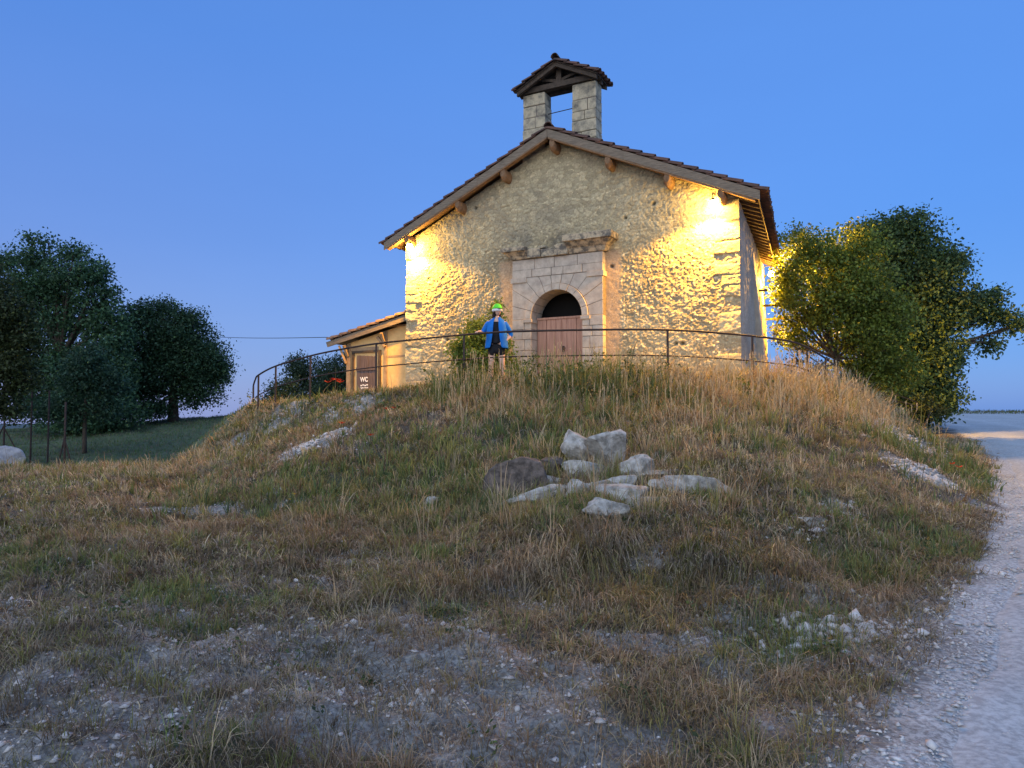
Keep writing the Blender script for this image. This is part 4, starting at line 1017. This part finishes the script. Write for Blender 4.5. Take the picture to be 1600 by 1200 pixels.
# left side: trees at the meadow edge
def left_base(px, Y): p = at(px, 600, Y); return (p.x, Y, Hs(p.x, Y))
DG = (.055, .12, .062)
nl += tree('lacy_tree', 'tall airy tree with lacy crown and visible dark limbs at left', 'tree', left_base(105, 38), at(95, 560, 38), .22,
     [bl(60, 405, 38, 1.0, .8), bl(120, 430, 38, 1.6, 1.3), bl(40, 450, 38, 1.5, 1.2), bl(150, 480, 38, 1.3, 1.2), bl(90, 500, 38.5, 1.8, 1.4), bl(20, 520, 38, 1.4, 1.4), bl(165, 540, 38, 1.3, 1.2), bl(110, 590, 38, 2.0, 1.1), bl(170, 600, 37.5, 1.3, 1.2), bl(50, 375, 38, .45, .4), bl(75, 378, 38, .35, .3), bl(115, 395, 38, .7, .4), bl(150, 430, 38, .7, .5), bl(175, 455, 38, .5, .35), bl(140, 640, 37, 1.8, 1.1), bl(60, 620, 37, 1.7, 1.2), bl(5, 405, 38, .9, .8), bl(120, 660, 36.5, 1.6, .8), bl(180, 650, 37, 1.4, .8), bl(190, 570, 38, .9, 1.1), bl(80, 560, 38, 1.6, 1.0), bl(70, 455, 38, 1.3, 1.0), bl(175, 510, 38, .9, .9)],
     9, 30, .16, DG, sig=.27, shell=.42, ntw=.25)
nl += tree('round_tree', 'dense dark round tree standing on the meadow crest left of the mound', 'tree', left_base(272, 42), at(272, 590, 42), .28,
     [bl(250, 520, 42, 1.9, 1.5), bl(290, 530, 42, 1.8, 1.3), bl(225, 560, 42, 1.6, 1.6), bl(310, 570, 42, 1.6, 1.4), bl(270, 580, 42, 2.2, 1.6), bl(230, 490, 42, .9, .7), bl(290, 498, 42, 1.0, .6), bl(330, 560, 42, 1.0, .9), bl(340, 590, 42, .55, .8), bl(215, 610, 42, 1.5, 1.5), bl(310, 615, 42, 1.3, .9), bl(255, 480, 42, .6, .4), bl(345, 580, 42, .35, .4), bl(240, 640, 41, 1.2, .5), bl(200, 500, 42, .8, .8)],
     13, 30, .15, (.038, .085, .045), sig=.3, shell=.42, ntw=.15)
nl += tree('near_tree', 'olive green tree at the left picture edge, its low branches hanging over the fence', 'tree', left_base(-40, 24), at(-20, 560, 24), .16,
     [bl(-10, 500, 24, 1.2, 1.3), bl(15, 490, 24, .7, .7), bl(35, 530, 24, .55, .6), bl(10, 570, 24, 1.0, 1.0), bl(35, 590, 24, .6, .5), bl(0, 630, 24, .8, .5), bl(-40, 440, 24, 1.1, 1.1), bl(20, 645, 24, .4, .25)],
     22, 26, .11, (.045, .065, .024), sig=.2, shell=.5)
nl += tree('young_tree', 'slim young tree with drooping foliage just right of the fence posts', 'tree', left_base(135, 30), at(135, 610, 30), .08,
     [bl(130, 590, 30, 1.0, .9), bl(160, 600, 30, .9, .8), bl(110, 640, 30, .9, .6), bl(165, 640, 30, .7, .5), bl(140, 560, 30, .7, .6), bl(80, 640, 30, .8, .5)],
     20, 26, .12, (.035, .08, .048), sig=.22)
print('leaves', nl)
def weeds(n, y0, y1, prob, hmax):
    yy = np.sqrt(y0**2+(y1**2-y0**2)*RNG.random(n)); xx = (RNG.random(n)*2-1)*.80*(yy+2.6)
    b_, g_, rd_, d_ = zones(xx, yy); m = (RNG.random(n) < prob(xx, yy, b_, g_, d_)) & (rd_ > .2) & ~in_bld(xx, yy); xx, yy = xx[m], yy[m]
    hh = hmax*(.25+.75*RNG.random(len(xx)))*(.5+fbm(xx*1.3, yy*1.3, 281)); z = H(xx, yy)
    P = []
    for q in range(5): P.append(np.stack([xx+RNG.normal(0, .05, len(xx)), yy+RNG.normal(0, .05, len(xx)), z+hh*(q+.6)/5], 1))
    return np.concatenate(P)
w1 = weeds(9000, 10.5, 19, lambda x, y, b, g, d: np.exp(-((d-.5)/.8)**2)*(.10+.9*g)*(.2+.8*sst(.45, .6, fbm(x*1.2, y*1.2, 283)))*(.5+.9*(np.abs(x-.6) < 1.6)), .60)
w2 = weeds(16000, 2.4, 14, lambda x, y, b, g, d: .04+.35*g*sst(.45, .62, fbm(x*2, y*2, 285)), .10)
V1, F1, C1 = leaf_cloud(w1, 6, .035, .055, np.array((.075, .11, .035)), .6); V2, F2, C2 = leaf_cloud(w2, 5, .02, .026, np.array((.06, .095, .04)), .6)
w3 = weeds(2600, 10, 18, lambda x, y, b, g, d: np.exp(-((d-.9)/1.0)**2)*.5*(x > 1), .40)
V3, F3, C3 = leaf_cloud(w3, 6, .04, .035, np.array((.30, .22, .12)), .5)
tag(mesh_np('leafy_weeds', np.concatenate([V1, V2, V3]), [np.concatenate([F1, F2+len(V1), F3+len(V1)+len(V2)])], M_leaf, col=np.concatenate([C1, C2, C3])), kind='stuff')

# ---------------------------------------------------------------- fence at left, cables, flowers
fp = [(8, 26), (18, 26), (50, 26.5), (77, 27), (103, 22)]
for k, (px, Y) in enumerate(fp):
    if k == 1: continue
    x = (px-800)/FPX*Y; z = Hs(x, Y); lab = ['leaning braced post at the left picture edge', '', 'thin dark fence post second from the left edge', 'thin dark fence post hidden in leaves beside the young tree', 'tall dark fence post nearest the mound with a stay at its foot'][k]
    o = empty('fence_post', (x, Y, z), lab, 'fence post', 'posts of the wire fence at left')
    h_ = at(px, 610 if k < 4 else 628, Y).z-z
    b = MB(); b.tube([(0, 0, -.5), (0, 0, h_)], .032, 6); b.build('shaft', M_iron, o)
    if k in (0, 4): b = MB(); b.tube([(0, 0, h_*.55), (-.8 if k == 0 else -.35, .1, -.1)], .022, 6); b.tube([(0, 0, h_*.5), (.8 if k == 0 else .3, .1, -.1)], .022, 6); b.build('stay', M_iron, o)
b = MB()
P_ = [Vector(((px-800)/FPX*Y, Y, 0)) for px, Y in fp]
P_ = [P_[0], P_[2], P_[3], P_[4]]
for hh in (.35, .8, 1.25, 1.65):
    b.tube([Vector((p.x, p.y, Hs(p.x, p.y)+hh)) for p in P_], .006, 4)
tag(b.build('fence_wire', M_wire, None), 'sagging wires strung between the dark posts at left', 'fence wire')
o = boulder('white_boulder', 6, 722, 1.1, 1.0, .8, 0, 'big rounded white rock at the foot of the leaning post at left', mat('pale_rock', (.62, .62, .64), (.4, .4, .42), bump=.6, scale=6), 33, .35, group=None)
o.location = (-17.7, 25, Hs(-17.7, 25)+.35)
b = MB(); a_ = at(325, 526, 44); c_ = at(512, 527, 30)
b.tube([a_+(c_-a_)*t-Vector((0, 0, .06*math.sin(math.pi*t))) for t in [k/12 for k in range(13)]], .014, 5)
tag(b.build('overhead_cable', M_wire, None), 'overhead cable running from the round tree to the shed roof', 'cable')

M_pet = mat('poppy_petals', (.75, .09, .03), (.55, .05, .02), bump=0, sub=.3); M_stem = mat('flower_stem', (.07, .10, .03), bump=0); M_pety = mat('yellow_petals', (.75, .55, .04), (.6, .4, .03), bump=0, sub=.3)
def flower(px, py, hgt_, r_, label, m=None, cat='poppy', name='poppy', group='poppies on the mound', Y=None):
    if Y: x, y = (px-800)/FPX*Y, Y
    else: x, y = ground_at(px, py)
    z = Hs(x, y)
    if Y: hgt_ = max(.1, at(px, py, Y).z-z)
    o = empty(name, (x, y, z), label, cat, group)
    b = MB(); b.tube([(0, 0, -.02), (.01, .01, hgt_*.6), (.02, 0, hgt_)], .0035, 4); b.build('stem', M_stem, o)
    vs = [(.02, 0, hgt_)]; fs = []
    for k in range(4):
        t = k*math.pi/2+random.random()*.4
        for dt_, rr_, zz_ in ((-.55, .75, .4), (0, 1.05, .5), (.55, .75, .4)):
            vs.append((.02+math.cos(t+dt_)*r_*rr_, math.sin(t+dt_)*r_*rr_, hgt_+r_*zz_+random.uniform(-.2, .2)*r_))
        q = 1+k*3; fs += [(0, q, q+1), (0, q+1, q+2)]
    b = MB(); b.add(vs, fs); b.build('petals', m or M_pet, o, solid=.001)
for k, (px, py, Yd) in enumerate(((511, 598, 15.6), (519, 594, 15.5), (526, 595, 15.6), (530, 598, 15.4))):
    flower(px, py, .3, .085, ['leftmost', 'second', 'third', 'rightmost'][k]+' orange poppy of the cluster below the left railing', Y=Yd)
for px, py, l in ((578, 655, 'red poppy above the two lower ones on the left slope'), (613, 650, 'pinkish red poppy highest on the left slope'), (601, 660, 'orange poppy just below the pinkish one'), (532, 684, 'orange poppy alone near the pale scree'), (577, 702, 'lowest orange poppy on the left slope'),
                  (1486, 741, 'red poppy left of its twin by the road verge'), (1497, 745, 'red poppy right of its twin by the road verge')):
    flower(px, py, .16, .055, l)
for px, py, l in ((450, 797, 'yellow flower left of its neighbour on the stony path'), (457, 793, 'yellow flower right of its neighbour on the stony path'), (234, 706, 'tiny yellow flower on the left ridge')):
    flower(px, py, .1, .03, l, M_pety, 'wildflower', 'yellow_wildflower', 'small yellow wildflowers')

# dead limbs leaning behind the right end of the terrace
dl = empty('fallen_limb', at(1290, 585, 20), 'dead bare limbs leaning to the foot of the lit tree', 'dead branch')
b = MB(); L0 = Vector(dl.location)
for p, q, r_ in (((1255, 597, 20), (1296, 560, 20), .045), ((1262, 580, 20), (1306, 568, 20.3), .035), ((1240, 540, 20), (1310, 592, 20.2), .02), ((1250, 520, 20), (1282, 545, 20), .015)):
    b.tube([v-L0 for v in bez(at(*p), at(*q), .05, 5)], [r_, r_, r_*.9, r_*.8, r_*.6], 6)
b.build('limb', M_bark, dl, smooth=True)
for k, (px, Y, t_) in enumerate(((1262, 21, 545), (1356, 22, 590), (1362, 22.5, 590))):
    x = (px-800)/FPX*Y; z = Hs(x, Y); o = empty('picket', (x, Y, z), ['slim dark post in the scrub right of the chapel', 'left of two slim dark posts under the lit tree', 'right of two slim dark posts under the lit tree'][k], 'post', 'slim posts right of the chapel')
    b = MB(); b.tube([(0, 0, -.2), (0, 0, at(px, t_, Y).z-z)], .03, 6); b.build('shaft', M_wooddark, o)

# ---------------------------------------------------------------- person at the railing
def skinned(name, chains, m, parent, sub=2, roots=(0,)):
    """chains: lists of (key, xyz, radius); equal keys share a vertex"""
    vs, es, rs_, ids = [], [], [], {}
    for ch_ in chains:
        prev = None
        for key, p, r_ in ch_:
            if key is None or key not in ids:
                ids_key = len(vs); vs.append(p); rs_.append(r_)
                if key is not None: ids[key] = ids_key
                cur = ids_key
            else: cur = ids[key]
            if prev is not None: es.append((prev, cur))
            prev = cur
    me = bpy.data.meshes.new(name); me.from_pydata(vs, es, []); me.update()
    o = bpy.data.objects.new(name, me); COL.objects.link(o)
    bpy.context.view_layer.objects.active = o
    md = o.modifiers.new('skin', 'SKIN'); md.use_smooth_shade = True; md.branch_smoothing = .3
    if not me.skin_vertices:
        bm = bmesh.new(); bm.from_mesh(me); bm.verts.layers.skin.verify(); bm.to_mesh(me); bm.free()
    for i_, r_ in enumerate(rs_):
        rr2 = r_ if isinstance(r_, tuple) else (r_, r_)
        me.skin_vertices[0].data[i_].radius = rr2; me.skin_vertices[0].data[i_].use_root = i_ in roots
    s_ = o.modifiers.new('sub', 'SUBSURF'); s_.levels = sub; s_.render_levels = sub
    dg = bpy.context.evaluated_depsgraph_get(); ev = o.evaluated_get(dg); m2 = bpy.data.meshes.new_from_object(ev)
    o.modifiers.clear(); o.data = m2; m2.materials.clear(); m2.materials.append(m)
    m2.polygons.foreach_set('use_smooth', [True]*len(m2.polygons))
    if parent: o.parent = parent
    return o
PYd = 14.78; pxp = at(776, 560, PYd).x; pz = Hs(pxp, PYd)
pz -= .03; pe = empty('person', (pxp, PYd, pz), 'person in green cap, open blue jacket and black shorts leaning on the railing', 'person', rz=R(-6))
M_skin = mat('skin', (.66, .44, .34), (.60, .38, .29), bump=0, rough=.55); M_jack = mat('blue_jacket', (.008, .19, .62), (.006, .14, .5), bump=.3, bscale=12, scale=6, rough=.7)
M_blk = mat('black_cloth', (.015, .017, .022), (.01, .01, .012), bump=.2); M_hair = mat('dark_hair', (.025, .016, .012), bump=.4, bscale=60, stretch=(4, 4, .6)); M_cap = mat('green_cap', (.16, .80, .05), (.12, .66, .04), bump=0, rough=.6); M_shoe = mat('shoe', (.12, .11, .10), bump=0)
# x to the picture's right, y away from the camera; the figure faces the camera
def arm(s, sh_, el, wr, hand_dir, palm_n):
    A_ = 'L' if s < 0 else 'R'; c = [('ch', (0, .0, 1.28), (.125, .085)), (A_+'s', sh_, .052), (A_+'u', tuple((sh_[k]+el[k])/2 for k in range(3)), .044), (A_+'e', el, .037), (A_+'f', tuple((el[k]*.55+wr[k]*.45) for k in range(3)), .034), (A_+'w', wr, .023)]
    hd = Vector(hand_dir).normalized(); sd_ = hd.cross(Vector(palm_n)).normalized(); w = Vector(wr); pm = w+hd*.05
    out = [c+[(A_+'p', tuple(pm), (.032, .018))]]
    for q, (o_, l_) in enumerate(((-.028, .058), (-.010, .068), (.009, .064), (.026, .05))):
        k0 = w+hd*.085+sd_*o_; k1 = k0+hd*l_*.5+Vector(palm_n)*.006; k2 = k0+hd*l_*.85+Vector(palm_n)*.028
        out.append([(A_+'p', None, 0), (None, tuple(k0), .0085), (None, tuple(k1), .008), (None, tuple(k2), .0068)])
    t0 = w+hd*.03+sd_*-.034; t1 = t0+(hd*.7-sd_*.6).normalized()*.032; t2 = t1+(hd-sd_*.2).normalized()*.024
    out.append([(A_+'p', None, 0), (None, tuple(t0), .0105), (None, tuple(t1), .009), (None, tuple(t2), .0075)]); return out
ch_ = [[('pel', (0, .02, .86), (.135, .10)), ('wai', (.0, .01, 1.02), (.115, .085)), ('ch', (0, 0, 1.28), (.135, .09)), ('nk', (.01, -.005, 1.40), .048), ('nk2', (.015, -.015, 1.46), .048)]]
railz = at(755, 521, 14.4).z-pz
ch_ += arm(-1, (-.165, .0, 1.31), (-.30, .03, 1.10), (-.30, -.26, min(railz+.06, 1.15)), (-.5, -.75, -.1), (0, 0, -1))
ch_ += arm(1, (.165, .0, 1.31), (.30, .10, 1.06), (.185, -.04, .92), (-.75, -.5, -.35), (0, .3, -.9))
for s in (-1, 1):
    ch_.append([('pel', None, 0), ('h%d' % s, (s*.085, .02, .80), .095), ('t%d' % s, (s*.105, .005, .62), .078), ('k%d' % s, (s*.115, -.005, .455), .056), ('c%d' % s, (s*.12, .02, .32), .055), ('an%d' % s, (s*.125, .02, .085), .036), ('ft%d' % s, (s*.14, -.06, .035), .036), (None, (s*.15, -.14, .028), .030)])
skinned('body', ch_, M_skin, pe)
def ell(bm, c, r_, seg=20, rot=None):
    ret = bmesh.ops.create_uvsphere(bm, u_segments=seg, v_segments=seg*2//3, radius=1); vs = ret['verts']
    bmesh.ops.scale(bm, vec=r_, verts=vs)
    if rot: bmesh.ops.rotate(bm, cent=(0, 0, 0), matrix=rot, verts=vs)
    bmesh.ops.translate(bm, verts=vs, vec=c); return vs
HC = Vector((.02, -.02, 1.555)); turn = R(34)
def head_part(name, fn, m):
    bm = bmesh.new(); fn(bm); bmesh.ops.rotate(bm, cent=(0, 0, 0), matrix=Matrix.Rotation(turn, 3, 'Z'), verts=bm.verts); bmesh.ops.translate(bm, verts=bm.verts, vec=HC)
    me = bpy.data.meshes.new(name); bm.to_mesh(me); bm.free(); me.materials.append(m); me.polygons.foreach_set('use_smooth', [True]*len(me.polygons))
    o = bpy.data.objects.new(name, me); COL.objects.link(o); o.parent = pe; return o
def head(bm):
    for v in ell(bm, (0, 0, 0), (.076, .094, .112), 28):
        x, y, z = v.co
        if z < 0: v.co.x *= 1+z*2.6; v.co.y *= 1+z*.9
        if y < 0: v.co.y -= .012*math.exp(-(x/.014)**2-((z+.012)/.022)**2)*2.0; v.co.y += .008*math.exp(-((abs(x)-.03)/.016)**2-((z-.018)/.012)**2); v.co.y -= .006*math.exp(-(x/.02)**2-((z+.055)/.01)**2)
    ell(bm, (.077, .012, -.01), (.012, .02, .03), 10); ell(bm, (-.077, .012, -.01), (.012, .02, .03), 10)
head_part('head', head, M_skin)
for s in (-1, 1): head_part('eye', lambda bm: ell(bm, (s*.03, -.083, .018), (.010, .006, .007), 8), M_blk)
head_part('mouth', lambda bm: ell(bm, (0, -.088, -.055), (.022, .008, .006), 10), mat('lips', (.42, .14, .12), bump=0))
def hair(bm):
    for v in ell(bm, (0, .02, .005), (.088, .098, .112), 20):
        if v.co.y < -.015: v.co.y = -.015
    ell(bm, (-.062, .045, -.12), (.035, .05, .12), 12); ell(bm, (.062, .03, -.12), (.032, .045, .12), 12); ell(bm, (0, .075, -.11), (.07, .04, .13), 14)
head_part('hair', hair, M_hair)
def cap(bm):
    for v in ell(bm, (0, .012, .03), (.103, .118, .118), 24):
        if v.co.z < .022+.25*max(-v.co.y, -.06): v.co.z = .022+.25*max(-v.co.y, -.06); v.co.x *= .97
    vs = ell(bm, (0, -.115, .038), (.06, .045, .008), 14)
head_part('cap', cap, M_cap)
head_part('head_strap', lambda bm: [v.co.__setitem__(2, max(-.02, min(.03, v.co.z))) for v in ell(bm, (0, .014, .0), (.108, .123, .09), 24)], M_white)
# shorts
def loft(name, rings, m, n=24, solid=.008, gap=None, parent=pe):
    """rings: (cx,cy,cz,rx,ry); gap: half angle left open at the front (-y)"""
    b = MB(); vs = []; closed = gap is None
    for r_i, (cx, cy, cz, rx_, ry_) in enumerate(rings):
        g = 0 if closed else gap[r_i]
        for k in range(n if closed else n+1):
            t = -math.pi/2+g+(2*math.pi-2*g)*k/n
            f = 1+.025*math.sin(t*7+cz*30)
            vs.append((cx+math.cos(t)*rx_*f, cy+math.sin(t)*ry_*f, cz))
    w = n if closed else n+1; fs = []
    for i_ in range(len(rings)-1):
        for k in range(n):
            k2 = (k+1) % w; fs.append((i_*w+k, i_*w+k2, (i_+1)*w+k2, (i_+1)*w+k))
    b.add(vs, fs); o = b.build(name, m, parent, smooth=True, solid=solid); md = o.modifiers.new('ss', 'SUBSURF'); md.levels = md.render_levels = 1; return o
b = MB()
skinned('shorts', [[('a', (0, .02, .93), (.15, .11)), ('b', (0, .02, .85), (.158, .118)), ('l', (-.095, .01, .72), .108), (None, (-.11, .0, .585), .100)], [('b', None, 0), ('r', (.095, .01, .72), .108), (None, (.11, .0, .585), .100)]], M_blk, pe)
loft('top', [(0, .01, .86, .145, .105), (0, .01, 1.0, .13, .098), (0, 0, 1.15, .145, .105), (0, 0, 1.28, .165, .105), (0, .0, 1.32, .15, .092)], M_blk)
loft('jacket', [(0, .015, .76, .245, .165), (0, .01, .92, .225, .155), (0, .005, 1.10, .210, .142), (0, 0, 1.25, .215, .135), (0, .0, 1.34, .18, .105), (.005, .0, 1.395, .085, .07), (.005, .0, 1.425, .075, .066)], M_jack, gap=[.48, .38, .30, .24, .26, .42, .55])
skinned('sleeve', [[('a', (-.13, .0, 1.325), .075), ('b', (-.20, .005, 1.26), .068), (None, (-.265, .02, 1.155), .058), (None, (-.300, .025, 1.105), .052), (None, (-.30, -.06, 1.115), .047)]], M_jack, pe)
skinned('sleeve', [[('a', (.13, .0, 1.325), .075), ('b', (.20, .02, 1.24), .066), (None, (.27, .07, 1.12), .056), (None, (.302, .1, 1.06), .052), (None, (.265, .055, 1.01), .045)]], M_jack, pe)
for s in (-1, 1): skinned('shoe', [[('a', (s*.125, .04, .06), .046), (None, (s*.135, -.04, .045), .047), (None, (s*.15, -.13, .035), .040)]], M_shoe, pe)
